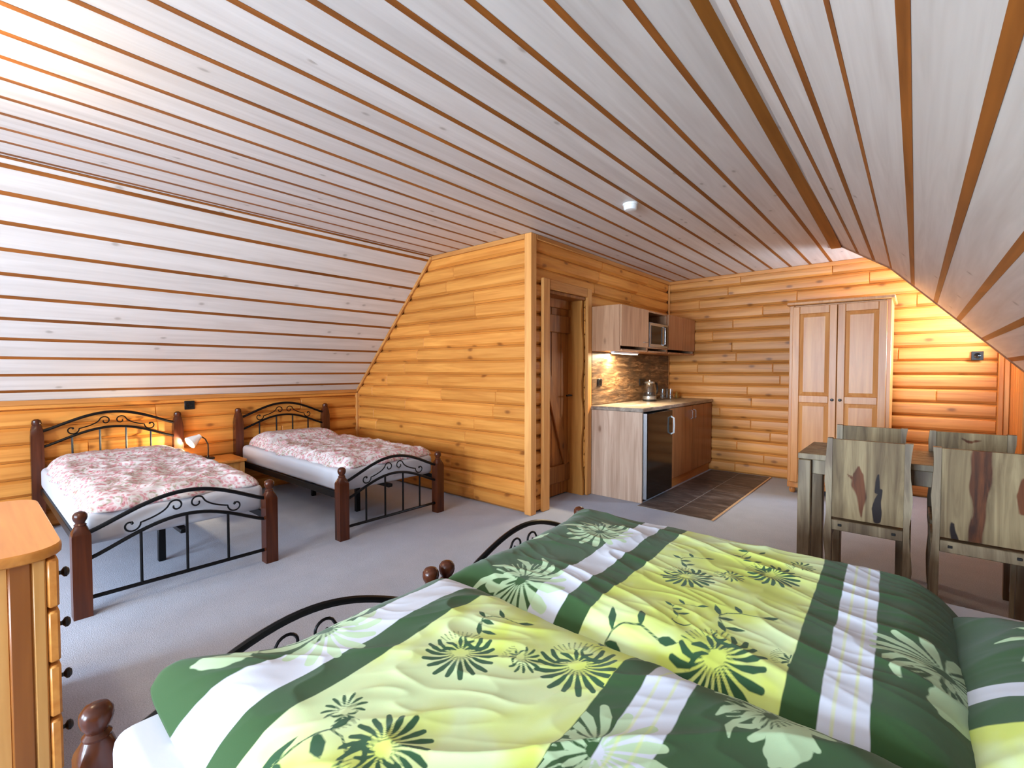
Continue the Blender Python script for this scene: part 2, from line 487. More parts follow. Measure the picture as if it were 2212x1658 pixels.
# dormer wall (vertical boards) and its cheek
DWY0, DWY1, DWZ0, DWZ1 = 5.58, 6.00, 1.38, 2.06
wd = MB().box(XD + .02, XD + .02 + T, YS - .02, DWY0, 0, H, .002).box(XD + .02, XD + .02 + T, DWY1, YW + D, 0, H, .002)
wd = wd.box(XD + .02, XD + .02 + T, DWY0, DWY1, 0, DWZ0, .001).box(XD + .02, XD + .02 + T, DWY0, DWY1, DWZ1, H, .001).build('wall_dormer', BACKM, smooth=0)
struct(wd, 'narrow dormer wall of vertical honey boards beside the gable wall', 'wall')
nb = 6
for i in range(nb):
    a = YS + (YW - YS) * i / nb; b = YS + (YW - YS) * (i + 1) / nb
    for z0, z1 in (((0, DWZ0), (DWZ1, H)) if a < DWY1 - .02 and b > DWY0 + .02 else ((0, H),)):
        MB().box(XD, XD + .02, a + .0015, b - .0015, z0, z1, .004).build('vertical_board', TRIMZ, wd)
fr = MB()
for y0, y1, z0, z1 in ((DWY0 - .09, DWY0 + .03, DWZ0 - .04, DWZ1 + .04), (DWY1 - .03, DWY1 + .06, DWZ0 - .04, DWZ1 + .04), (DWY0 + .03, DWY1 - .03, DWZ0 - .04, DWZ0 + .03), (DWY0 + .03, DWY1 - .03, DWZ1 - .03, DWZ1 + .04)):
    fr.box(XD - .006, XD + .10, y0, y1, z0, z1, .003)
fr = fr.build('window_3', TRIMZ); struct(fr, 'small wooden window high in the dormer wall', 'window')
MB().box(XD + .06, XD + .065, DWY0 + .03, DWY1 - .03, DWZ0 + .03, DWZ1 - .03, .001).build('pane', GLASS, fr)
wc = MB()
for pts in ([(-.55, H), KINK, (-.55, 2.42)], [(-.55, H), (XD + .1, H), KINK], [(XD + .1, H), (XD + .1, 2.171 - 1.103 * (XD + .1 + .192)), KINK]):
    v = [(x, YS + .012, z) for x, z in pts]; wc.add(v + [(x, YS + .03, z) for x, _, z in v], [(0, 1, 2), (5, 4, 3), (0, 3, 4, 1), (1, 4, 5, 2), (2, 5, 3, 0)])
wc.box(XD + .02, XR + .15, YS + .012, YS + .03, 0, 1.35, .001)
wc = wc.build('wall_dormer_cheek', TRIMX, smooth=0)
struct(wc, 'triangular wooden cheek closing the dormer above the sloping ceiling', 'wall')
# knee wall behind the heads of the big beds
wr = MB().box(XR + D, XR + D + T, Y0, YS + .012, 0, LOW[1] + .02, .002).build('wall_right', BACKM, smooth=0)
struct(wr, 'low log knee wall under the slope at the head of the green beds', 'wall')
log_wall(wr, 'Y', Y0, YS, XR, -1, LOGY, range(7), 41)

# wall behind the camera with two windows
WIN = [(-3.85, -2.35), (-1.80, -.30)]; WZ0, WZ1 = .64, 2.00
def right_x(z): return XR if z < LOW[1] else (-.192 + (2.171 - z) / 1.103 if z < 2.171 else -.543 + (2.415 - z) / .695)
wb = MB()
for x0, x1 in ((XL, WIN[0][0]), (WIN[0][1], WIN[1][0]), (WIN[1][1], XR + .1)): wb.box(x0, x1, Y0 - T, Y0 - D, 0, H, .001)
for x0, x1 in WIN: wb.box(x0, x1, Y0 - T, Y0 - D, 0, WZ0, .001).box(x0, x1, Y0 - T, Y0 - D, WZ1, H, .001)
wb = wb.build('wall_back', BACKM, smooth=0)
struct(wb, 'log-clad gable wall with two windows opposite the wardrobe wall', 'wall')
log_wall(wb, 'X', XL, XR, Y0, 1, LOGX, range(18), 51, lo=left_x, hi=right_x, holes=[(a - .05, b + .05, WZ0 - .05, WZ1 + .05) for a, b in WIN])
for i, (x0, x1) in enumerate(WIN):
    fr = MB(); y0, y1 = Y0 - .09, Y0 + .01
    fr.box(x0 - .06, x0 + .03, y0, y1, WZ0 - .06, WZ1 + .06).box(x1 - .03, x1 + .06, y0, y1, WZ0 - .06, WZ1 + .06)
    fr.box(x0 + .03, x1 - .03, y0, y1, WZ0 - .06, WZ0 + .03).box(x0 + .03, x1 - .03, y0, y1, WZ1 - .03, WZ1 + .06)
    fr = fr.build('window_%d' % (i + 1), TRIMX)
    struct(fr, ['two-pane wooden window in the back wall, beyond the small beds', 'two-pane wooden window in the back wall, beyond the green beds'][i], 'window')
    xm = (x0 + x1) / 2
    MB().box(xm - .03, xm + .03, y0 + .02, y1 - .02, WZ0 + .03, WZ1 - .03).build('mullion', TRIMZ, fr)
    for a, b in ((x0 + .03, xm - .03), (xm + .03, x1 - .03)):
        MB().box(a, b, Y0 - .055, Y0 - .05, WZ0 + .03, WZ1 - .03, .001).build('pane', GLASS, fr)

# ---- ceilings
BT = .016   # board thickness; the cover strips lie recessed between the boards
SW = .027
ce = MB().slab([(XS - .02, Y0, H + BT), (XD + .12, Y0, H + BT), (XD + .12, YW + D, H + BT), (XS - .02, YW + D, H + BT)], (0, 0, .06)).build('ceiling', BACKM, smooth=0)
struct(ce, 'flat ceiling of whitewashed boards with brown strips between them', 'ceiling')
def beam_l(y): return -.530 - .0195 * y
def beam_r(y): return -.460 - .0175 * y
strips = [-.712 - .19 * k for k in range(17)]
def fboard(x0a, x0b, x1a, x1b, ya=Y0, yb=YW + D, z=H, t=BT, name='ceiling_board', mat=CEILB):
    return MB().slab([(x0a, ya, z), (x1a, ya, z), (x1b, yb, z), (x0b, yb, z)], (0, 0, t)).build(name, mat, ce, smooth=0)
# board beside the beam tapers with it; past the end of the slope it runs on into the dormer
fboard(strips[0] + SW / 2, strips[0] + SW / 2, beam_l(Y0), beam_l(YS), Y0, YS)
fboard(strips[0] + SW / 2, strips[0] + SW / 2, -.535, -.535, YS, YW + D)
for x in (-.345, -.155, .035, .225, .415, .605):
    fboard(x - .19 + (SW if x > -.3 else .0), x - .19 + (SW if x > -.3 else 0), x, x, YS + .03, YW + D)
    fboard(x, x, x + SW, x + SW, YS + .03, YW + D, H - .0015, .0145, 'cover_strip', STRIP)
for k in range(17):
    x1 = strips[k] - SW / 2; x0 = strips[k + 1] + SW / 2 if k < 16 else XS + .006
    if k >= 0:
        if x1 <= XB and False: pass
        fboard(x0, x0, x1, x1, Y0, YW + D if x1 > XB else YB + D)
    fboard(strips[k] - SW / 2, strips[k] - SW / 2, strips[k] + SW / 2, strips[k] + SW / 2, Y0, YW + D if strips[k] > XB else YB + D, H - .0015, .0145, 'cover_strip', STRIP)
MB().slab([(beam_l(Y0), Y0, H - .012), (beam_r(Y0), Y0, H - .012), (beam_r(YS), YS, H - .012), (beam_l(YS), YS, H - .012)], (0, 0, .03)).build('beam', BEAMM, ce, smooth=0)

# slope over the small beds
dl = Vector((XL - XS, 0, ZK - H)); Ls = dl.length; dl.normalize(); nl = Vector((-.7111 * 1.0, 0, .7031)); nl = Vector((dl.z, 0, -dl.x)); nl = nl if nl.z > 0 else -nl
def lp(s, y, off=0): p = Vector((XS, y, H)) + dl * s + nl * off; return p
cl = MB().slab([lp(0, Y0, BT), lp(Ls, Y0, BT), lp(Ls, YB + D, BT), lp(0, YB + D, BT)], nl * .06).build('ceiling_left', BACKM, smooth=0)
struct(cl, 'sloping ceiling of whitewashed boards above the two small beds', 'ceiling')
ss = [.0, .057, .228, .424, .613, .798, .983, 1.168, 1.352, 1.533, 1.709, 1.885]
ends = ss + [Ls + SW / 2]
for i, s_ in enumerate(ss):
    a, b = max(0, s_ - SW / 2), s_ + SW / 2
    MB().slab([lp(a, Y0, -.0015), lp(b, Y0, -.0015), lp(b, YB + D, -.0015), lp(a, YB + D, -.0015)], nl * .0145).build('cover_strip', STRIP, cl, smooth=0)
    a, b = b, ends[i + 1] - SW / 2
    MB().slab([lp(a, Y0), lp(b, Y0), lp(b, YB + D), lp(a, YB + D)], nl * BT).build('ceiling_board', CEILB, cl, smooth=0)

# slope over the table and the big beds: two facets
def rp(x, y, off=0):
    """point of the slope at abscissa x; off moves it outwards"""
    if x <= KINK[0]: z = KINK[1] + .695 * (KINK[0] - x); n = Vector((.695, 0, 1)).normalized()
    else: z = KINK[1] - 1.103 * (x - KINK[0]); n = Vector((1.103, 0, 1)).normalized()
    return Vector((x, y, z)) + n * off
nr2 = Vector((1.103, 0, 1)).normalized(); nr1 = Vector((.695, 0, 1)).normalized()
cr = MB()
cr.slab([rp(-.50, Y0, BT), rp(KINK[0], Y0, BT), rp(KINK[0], YS, BT), rp(-.543, YS, BT)], nr1 * .05)
cr.slab([rp(KINK[0] + 1e-4, Y0, BT), rp(XR + .03, Y0, BT), rp(XR + .03, YS, BT), rp(KINK[0] + 1e-4, YS, BT)], nr2 * .05)
cr = cr.build('ceiling_right', BACKM, smooth=0)
struct(cr, 'steep sloping ceiling of whitewashed boards above table and green beds', 'ceiling')
rs = [-.429, -.310, -.192, -.034, .116, .261, .415, .565, .715]
hw = [.011, .012, .014, .0125, .0125, .0125, .0125, .0125, .0125]
edge = None
for i, x in enumerate(rs):
    a, b = x - hw[i], x + hw[i]
    nn = nr1 if i < 2 else nr2
    if i == 2: a = x
    MB().slab([rp(a, Y0, -.0015), rp(b, Y0, -.0015), rp(b, YS, -.0015), rp(a, YS, -.0015)], nn * .0145).build('cover_strip', STRIP, cr, smooth=0)
    if i == 0: p0, p1 = (beam_r(Y0), beam_r(YS))
    else: p0 = p1 = rs[i - 1] + hw[i - 1]
    MB().slab([rp(p0, Y0), rp(a, Y0), rp(a, YS), rp(p1, YS)], (nr1 if i <= 2 else nr2) * BT).build('ceiling_board', CEILB, cr, smooth=0)
MB().slab([rp(rs[-1] + hw[-1], Y0), rp(XR, Y0), rp(XR, YS), rp(rs[-1] + hw[-1], YS)], nr2 * BT).build('ceiling_board', CEILB, cr, smooth=0)
for xa, xb in ((-.555, KINK[0]), (KINK[0], XR)):
    MB().slab([rp(xa, YS - .004, -.010), rp(xb + (1e-4 if xa > -.3 else 0), YS - .004, -.010), rp(xb, YS - .004, .03), rp(xa + (1e-4 if xa > -.3 else 0), YS - .004, .03)], (0, .022, 0)).build('edge_trim', STRIP, cr, smooth=0)

# ---- trims
def trim(n, mb, mat, label): struct(mb.build('trim_%d' % n, mat), label, 'trim')
trim(1, MB().box(XB - .055, XB + .02, YB - .02, YB + .055, 0, H - .001, .004), TRIMZ, 'vertical wooden corner post of the bathroom partition')
trim(2, MB().box(XS + .01, XB - .055, YB - .022, YB, H - .045, H - .001, .004), TRIMX, 'wooden cornice strip along the top of the orange partition')
trim(3, MB().box(XB, XB + .022, YB + .06, YW - .02, H - .045, H - .001, .004), TRIMY, 'wooden cornice strip above the plank door and kitchenette')
trim(4, MB().box(XB, .60, YW - .022, YW, H - .045, H - .001, .004), TRIMX, 'wooden cornice strip along the top of the gable wall')
trim(5, MB().box(XB + .001, XB + .022, YW - .024, YW - .003, 0.9, H - .046, .003), TRIMZ, 'thin upright strip in the corner behind the kitchenette')
trim(6, MB().box(XL - .02, XL + .022, YB - .022, YB + .02, 0, ZK - .03, .003), TRIMZ, 'thin upright strip in the corner beside the far small bed')
t7 = MB(); dy = -.022
t7.slab([lp(.0, YB, 0), lp(Ls, YB, 0), lp(Ls, YB, -.03), lp(.012, YB, -.03)], (0, dy, 0)); trim(7, t7, TRIMX, 'slanting strip where the orange partition meets the sloping ceiling')
trim(8, MB().box(XL, XL + .022, Y0, YB - .024, ZK - .028, ZK + .012, .003), TRIMY, 'long strip along the top of the knee wall behind the small beds')
t9 = MB().box(.567, .605, YW - .035, YW + .03, 0, H - .05, .006); trim(9, t9, TRIMZ, 'upright corner strip at the end of the gable wall logs')
trim(10, MB().box(.607, .643, YW - .02, YW + .03, 0, H - .05, .005), TRIMZ, 'second upright strip between the gable logs and the dormer wall')

# ---- door
dr = thing('door_1', 'rustic brown plank door with diagonal brace, recessed between thick jambs', 'door', (XB, (DY0 + DY1) / 2, 0)); dr['kind'] = 'structure'
def part(mb, name, mat, parent, smooth=40):
    o = mb.build(name, mat, parent, smooth=smooth)
    return o
oy = (DY0 + DY1) / 2; X1 = -.215     # leaf plane, local x
for i in range(4):
    a = -.318 + .159 * i
    part(MB().box(X1, X1 + .03, a + .002, a + .157, .012, 1.95, .004), 'plank', DOORW, dr)
for z in (.14, 1.62): part(MB().box(X1 + .03, X1 + .055, -.315, .315, z, z + .17, .006), 'ledge', DOORW, dr)
part(MB().box(X1 + .03, X1 + .055, -.315, .315, 1.86, 1.95, .004), 'ledge', DOORW, dr)
a_ = math.atan2(1.31, -.50); L_ = math.hypot(1.31, .50)
part(MB().box(X1 + .031, X1 + .054, -L_ / 2, L_ / 2, -.055, .055, .005, Matrix.Rotation(a_, 3, 'X')), 'brace', DOORW, dr).location.z += .965
for o_ in dr.children:
    if o_.name.startswith('brace'):
        o_.location = (0, 0, .965)
part(MB().tube([(X1 + .06, .25, 1.0), (X1 + .10, .25, 1.0), (X1 + .10, .16, 1.0)], .009, 8), 'handle', IRON, dr)
rng_ = random.Random(4)
for s_, y_ in ((-1, DY0 - oy), (1, DY1 - oy)):     # live-edged jambs
    pts = MB(); n = 14; a = []; b = []
    for i in range(n + 1):
        z = DZ * i / n; wob = .012 * math.sin(i * 1.3 + s_) + rng_.uniform(-.006, .006)
        a.append((X1 + .01, y_, z)); b.append((-.022 + wob, y_, z))
    v = a + b + [(x, y - s_ * .03, z) for x, y, z in a] + [(x, y - s_ * .03, z) for x, y, z in b]; m = n + 1
    f = []
    for i in range(n):
        f += [(i, i + 1, m + i + 1, m + i), (2 * m + i, 3 * m + i, 3 * m + i + 1, 2 * m + i + 1), (m + i, m + i + 1, 3 * m + i + 1, 3 * m + i), (i, 2 * m + i, 2 * m + i + 1, i + 1)]
    f += [(0, m, 3 * m, 2 * m), (n, 2 * m + n, 3 * m + n, m + n)]
    part(pts.add(v, f), 'jamb', JAMBW, dr)
part(MB().box(X1 + .01, .0, DY0 - oy, DY1 - oy, DZ - .03, DZ, .004), 'lintel', DOORW, dr)
for y0, y1 in ((DY0 - .10 - oy, DY0 - oy), (DY1 - oy, DY1 + .075 - oy)):
    part(MB().box(-.005, .030, y0, y1, 0, DZ + .088, .006), 'casing', TRIMZ, dr)
part(MB().box(-.005, .026, DY0 - oy, DY1 - oy, DZ, DZ + .085, .005), 'casing', TRIMY, dr)
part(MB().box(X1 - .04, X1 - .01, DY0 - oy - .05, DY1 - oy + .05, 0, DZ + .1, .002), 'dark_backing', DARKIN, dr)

# ------------------------------------------------------------------ soft goods helpers
def perlin(x, y, seed=0):
    rs_ = np.random.RandomState(seed); ang = rs_.rand(256) * 2 * PI; gx, gy = np.cos(ang), np.sin(ang); per = rs_.permutation(256)
    xi = np.floor(x).astype(int); yi = np.floor(y).astype(int); xf = x - xi; yf = y - yi
    def g(ix, iy, dx, dy):
        h = per[(per[ix & 255] + iy) & 255]; return gx[h] * dx + gy[h] * dy
    u = xf * xf * xf * (xf * (xf * 6 - 15) + 10); v = yf * yf * yf * (yf * (yf * 6 - 15) + 10)
    a = g(xi, yi, xf, yf); b = g(xi + 1, yi, xf - 1, yf); c = g(xi, yi + 1, xf, yf - 1); d = g(xi + 1, yi + 1, xf - 1, yf - 1)
    return (a + u * (b - a)) + v * ((c + u * (d - c)) - (a + u * (b - a)))


def ridge(x, y, seed): return 1 - np.abs(perlin(x, y, seed)) * 2.2


def soft_box(x0, x1, y0, y1, z0, z1, b, seg, name, mat, parent, crown=0.0):
    bm = bmesh.new(); bmesh.ops.create_cube(bm, size=1)
    for v in bm.verts: v.co = Vector(((x0 + x1) / 2 + v.co.x * (x1 - x0), (y0 + y1) / 2 + v.co.y * (y1 - y0), (z0 + z1) / 2 + v.co.z * (z1 - z0)))
    bmesh.ops.bevel(bm, geom=list(bm.edges), offset=b, segments=seg, profile=.5, affect='EDGES')
    me = bpy.data.meshes.new(name); bm.to_mesh(me); bm.free()
    me.polygons.foreach_set('use_smooth', [True] * len(me.polygons)); me.materials.append(mat)
    o = bpy.data.objects.new(name, me); COL.objects.link(o)
    if parent: o.parent = parent
    return o


def strokes_sdf(P, strokes, far=.05):
    """P (n,2); strokes: list of (points, radii). signed distance to the union of tapered strokes"""
    d = np.full(len(P), far)
    for pts, rad in strokes:
        pts = np.asarray(pts, float); mx = max(rad) + .01
        sel = np.where((P[:, 0] > pts[:, 0].min() - mx) & (P[:, 0] < pts[:, 0].max() + mx) & (P[:, 1] > pts[:, 1].min() - mx) & (P[:, 1] < pts[:, 1].max() + mx))[0]
        if not len(sel): continue
        Q = P[sel]; best = d[sel]
        for (a, b, ra, rb) in zip(pts[:-1], pts[1:], rad[:-1], rad[1:]):
            ab = b - a; L2 = (ab * ab).sum() + 1e-12
            t = np.clip(((Q - a) @ ab) / L2, 0, 1)
            dd = np.linalg.norm(Q - (a + t[:, None] * ab), axis=1) - (ra + (rb - ra) * t)
            best = np.minimum(best, dd)
        d[sel] = best
    return d


def duvet(name, mat, x0, x1, y0, y1, zb, thick, r, seed, wrinkle, res, label, group, cat='duvet', hang=None, extra=None, print_fn=None, warp=.01, dirv=(1, .35), corner=.09):
    """quilt lying on a bed: puffy sheet with rolled edges; zb = height it lies on"""
    nu = int((x1 - x0) / res) + 1; nv = int((y1 - y0) / res) + 1
    U, V = np.meshgrid(np.linspace(0, 1, nu), np.linspace(0, 1, nv), indexing='ij')
    Lx, Ly = x1 - x0, y1 - y0
    du = np.minimum(U, 1 - U) * Lx; dv = np.minimum(V, 1 - V) * Ly
    arc = r * PI / 2 * 1.25
    def prof(d):
        t = np.clip(d / arc, 0, 1); ph = t * PI * .5 * 1.3 - .3 * PI * .5       # from below the equator up to the top
        return (np.sin(ph) + math.sin(.3 * PI * .5)) / (1 + math.sin(.3 * PI * .5)), np.cos(ph) * (t < 1)
    hu, bu = prof(du); hv, bv = prof(dv)
    X = x0 + U * Lx; Y = y0 + V * Ly
    X = X + np.where(U < .5, -1, 1) * bu * r * .55 ; Y = Y + np.where(V < .5, -1, 1) * bv * r * .55
    hh = (np.clip(hu, 1e-3, 1) ** -5 + np.clip(hv, 1e-3, 1) ** -5 - 1) ** -.2
    rc = corner
    if rc:
        ia = np.clip(1 - du / rc, 0, 1); ib = np.clip(1 - dv / rc, 0, 1)
        X = X + np.where(U < .5, -1, 1) * rc * (ia * np.sqrt(1 - ib * ib / 2) - ia); Y = Y + np.where(V < .5, -1, 1) * rc * (ib * np.sqrt(1 - ia * ia / 2) - ib)
    # loose outline
    X = X + warp * perlin(V * Ly * 4 + 3, U * 0 + seed, seed + 9) * 2 * np.clip(1 - du / .2, 0, 1)
    Y = Y + warp * perlin(U * Lx * 4 + 7, V * 0 + seed, seed + 5) * 2 * np.clip(1 - dv / .2, 0, 1)
    gx, gy = X, Y
    dx, dy = dirv; n_ = math.hypot(dx, dy); dx /= n_; dy /= n_
    a = gx * dx + gy * dy; b = -gx * dy + gy * dx
    wz = .9 * perlin(gx * 2.6, gy * 2.6, seed) * 1.1
    w1 = np.clip(ridge(a * 2.2 + .4 * perlin(a * 3, b * 3, seed + 3), b * 7.5, seed + 1), 0, 1) ** 3
    w2 = np.clip(ridge(a * 5, b * 17 + .8 * perlin(a * 5, b * 5, seed + 8), seed + 2), 0, 1) ** 3
    mask = np.clip(.45 + 1.1 * perlin(gx * 3.1 + 5, gy * 3.1, seed + 4), 0, 1)
    Z = zb + hh * (thick + wrinkle * (wz + .75 * w1 * mask + .20 * w2 * (1 - .6 * mask)))
    if extra is not None: Z = Z + hh * extra(gx, gy)
    if hang is not None: X, Y, Z = hang(X, Y, Z)
    me = bpy.data.meshes.new(name)
    c = Vector(((x0 + x1) / 2, (y0 + y1) / 2, zb))
    co = np.stack([X.ravel() - c.x, Y.ravel() - c.y, Z.ravel() - c.z], 1)
    idx = np.arange(nu * nv).reshape(nu, nv)
    q = np.stack([idx[:-1, :-1], idx[1:, :-1], idx[1:, 1:], idx[:-1, 1:]], -1).reshape(-1, 4)
    # underside, coarse: a ring of the border closed by one flat polygon fan
    border = list(idx[:, 0]) + list(idx[-1, 1:]) + list(idx[-2::-1, -1]) + list(idx[0, -2:0:-1])
    me.vertices.add(len(co)); me.vertices.foreach_set('co', co.ravel())
    nl_ = len(q) * 4 + len(border); me.loops.add(nl_)
    me.loops.foreach_set('vertex_index', np.concatenate([q.ravel(), np.array(border[::-1])]))
    me.polygons.add(len(q) + 1)
    me.polygons.foreach_set('loop_start', np.concatenate([np.arange(len(q)) * 4, [len(q) * 4]]))
    me.polygons.foreach_set('use_smooth', np.ones(len(q) + 1, bool))
    me.update(calc_edges=True); me.validate()
    if print_fn:
        P = np.stack([(x0 + U * Lx).ravel(), (y0 + V * Ly).ravel()], 1)
        for k, vals in print_fn(P).items():
            at = me.attributes.new(k, 'FLOAT', 'POINT'); at.data.foreach_set('value', vals.astype(np.float32))
    me.materials.append(mat)
    o = bpy.data.objects.new(name, me); COL.objects.link(o); o.location = c
    return tag(o, label, cat, group)


# ---- printed motifs (flat print on the cotton)
def arc_pts(c, a0, a1, r0, r1, n=5, bend=0.0):
    out = []
    for i in range(n):
        t = i / (n - 1); r = r0 + (r1 - r0) * t; a = a0 + (a1 - a0) * t + bend * t * t
        out.append((c[0] + r * math.cos(a), c[1] + r * math.sin(a)))
    return out


def mum(c, R, rot, n=15, span=PI * 1.3, wid=.078, inner=.22):
    """chrysanthemum seen from the side: a fan of rounded petals and a few curled ones above"""
    st = []
    for i in range(n):
        u = i / (n - 1) * 2 - 1; a = rot + u * span / 2
        rr = R * (1 - .25 * abs(u) ** 2 + (.06 if i % 2 else 0))
        pts = arc_pts(c, rot + u * span / 2 * .85, a, R * inner, rr, 5, .22 * u)
        w_ = R * wid * (1 - .2 * abs(u)); st.append((pts, [w_ * .12, w_ * .35, w_ * .75, w_ * 1.05, w_ * .8]))
    for i in range(5):
        u = i / 4 * 2 - 1; a = rot + PI + u * 1.0
        st.append((arc_pts(c, a, a, R * .14, R * .52, 4, .55 * u), [R * .02, R * .045, R * .062, R * .03]))
    for k in range(10):
        a = rot + PI + (k - 4.5) * .16
        st.append((arc_pts(c, a, a, R * .55, R * .82, 2), [R * .012, R * .018]))
    return st


def leaf(p, a, L, wd): return ([(p[0] + math.cos(a) * L * t, p[1] + math.sin(a) * L * t) for t in (0, .25, .5, .75, 1)], [wd * .15, wd * .75, wd, wd * .6, wd * .08])


def sprig(c, S, rot, seed=0):
    rnd = random.Random(seed); st = []; pts = []
    for i in range(9):
        t = i / 8; a = rot + .9 * math.sin(t * 3.0) - .4
        pts.append((c[0] + S * t * math.cos(a), c[1] + S * t * math.sin(a)))
    st.append((pts, [S * .012] * 9))
    for i in (1, 2, 4, 5, 7, 8):
        s = 1 if i % 2 else -1
        st.append(leaf(pts[i], rot + s * .95 + rnd.uniform(-.3, .3), S * rnd.uniform(.24, .36), S * .055))
    b = pts[0]; pts2 = [(b[0] + S * .32 * math.cos(rot + 2.2 + t * 2.4) * (.3 + t), b[1] + S * .32 * math.sin(rot + 2.2 + t * 2.4) * (.3 + t)) for t in (0, .25, .5, .75, 1)]
    st.append((pts2, [S * .012, S * .02, S * .035, S * .03, S * .012]))
    return st


def cluster(c, S, rot, seed=0, small=True):
    r = lambda d, a: (c[0] + S * d * math.cos(rot + a), c[1] + S * d * math.sin(rot + a))
    st = mum(c, S * .42, rot) + sprig(r(.30, 2.6), S * .62, rot + 2.3, seed)
    if small: st += mum(r(.66, 1.35), S * .24, rot + .9, 9, PI * .9)
    return st


def big_light(c, S, rot, seed=0):
    st = []
    for p, r in mum(c, S * .55, rot, 11, PI * 1.15, .10, .14): st.append((p, r))
    for a, L in ((rot + 2.2, .55), (rot + 2.75, .5), (rot - 2.3, .55), (rot - 2.85, .45), (rot + 1.75, .4)):
        p = (c[0] + S * .12 * math.cos(a), c[1] + S * .12 * math.sin(a))
        st.append((arc_pts(p, a, a, 0, S * L, 5, .5), [S * .008, S * .02, S * .036, S * .042, S * .012]))
    return st


TOCAM = math.atan2(-.76, .65)


def print_maps(dark, light, lines, bands, skew):
    def fn(P):
        px = P[:, 0] + skew * (P[:, 1] - P[:, 1].mean())
        res = {'px': px, 'dark': strokes_sdf(P, dark), 'light': strokes_sdf(P, light)}
        ln = np.full(len(P), .05)
        for x in lines: ln = np.minimum(ln, np.abs(px - x) - .0028)
        res['line'] = ln
        yel = [(a, b) for (a, k), (b, _) in zip(bands, bands[1:]) if k == 'y']
        # dark motifs print on the yellow field only, light ones off it
        iny = np.zeros(len(P), bool)
        for a, b in yel: iny |= (px > a) & (px < b)
        res['dark'] = np.where(iny, res['dark'], .05); res['light'] = np.where(iny, .05, res['light'])
        return res
    return fn


# ------------------------------------------------------------------ beds
BW = .92
BL = 1.975


def post_prof(top, ball=.030):
    n = top - 2 * ball
    return [(.040, 0, 1), (.040, n - .062, 1), (.038, n - .048, .8), (.030, n - .026, .3), (.024, n - .014, 0), (.026, n - .008, 0), (.019, n, 0), (.021, n + .006, 0),
            (.027, n + .016, 0), (ball, n + .028, 0), (.029, n + .042, 0), (.021, n + .054, 0), (.008, n + .0595, 0)]


def head_prof(top):
    return [(.040, 0, 1), (.040, top - .14, 1), (.038, top - .09, .6), (.030, top - .05, .2), (.026, top - .045, 0), (.030, top - .035, 0), (.027, top - .012, 0), (.012, top, 0)]


def iron_frame(bed, x, zlo, a0, a1, b0, b1, bars, base):
    """arched iron panel between two posts at local x; a0/a1 upper arch ends/middle, b0/b1 lower arch, base = rail height"""
    y0, y1 = -BW / 2 + .03, BW / 2 - .03; N = 25
    def arch(t, e, m): return e + (m - e) * math.sin(PI * t) ** 1.15
    def Y(t): return y0 + (y1 - y0) * t
    MB().tube([(x, Y(i / N), arch(i / N, a0, a1)) for i in range(N + 1)], .0118, 8).build('upper_arch', IRON, bed)
    MB().tube([(x, Y(i / N), arch(i / N, b0, b1)) for i in range(N + 1)], .0105, 8).build('lower_arch', IRON, bed)
    MB().tube([(x, y0, base), (x, y1, base)], .011, 8).build('rail', IRON, bed)
    for k in range(bars):
        t = (k + 1) / (bars + 1)
        MB().tube([(x, Y(t), base), (x, Y(t), arch(t, b0, b1))], .0075, 6).build('bar', IRON, bed)
    # scrolls between the arches
    W_ = y1 - y0
    for s in (0, 1):
        fl_ = (lambda t: t) if s == 0 else (lambda t: 1 - t)
        c = (.20, (arch(.20, a0, a1) + arch(.20, b0, b1)) / 2 - .010); R = .044
        pts = []
        for i in range(20):          # spiral by the post, unwinding
            t = i / 19; th = 1.0 + t * 5.4; rr = R * (.25 + .75 * t)
            pts.append((c[0] + rr * math.cos(th) / W_, c[1] + rr * math.sin(th)))
        c2 = (.440, (arch(.44, a0, a1) + arch(.44, b0, b1)) / 2 - .008); R2 = .038
        q0 = pts[-1]; q3 = (c2[0] - R2 / W_ * .9, c2[1] + R2 * .35)
        q1 = (q0[0] + .05, q0[1] + .010); q2 = (q3[0] - .015, q3[1] - .035)
        for i in range(1, 10):       # long rising stroke
            t = i / 9; u = 1 - t
            pts.append(tuple(u ** 3 * q0[k] + 3 * u * u * t * q1[k] + 3 * u * t * t * q2[k] + t ** 3 * q3[k] for k in (0, 1)))
        for i in range(1, 20):       # over the crest and into the middle spiral
            t = i / 19; th = 2.75 - t * 6.2; rr = R2 * (1 - .72 * t)
            pts.append((c2[0] + rr * math.cos(th) / W_, c2[1] + rr * math.sin(th)))
        sc_ = MB().tube([(x, Y(fl_(p)), z) for p, z in pts], .0048, 6).build('scroll', IRON, bed)
        p = pts[0]; MB().lathe([(.001, -.009), (.007, -.004), (.008, 0), (.006, .005), (.001, .012)], (x, Y(fl_(p[0])), p[1]), 8).build('leaf_tip', IRON, sc_)


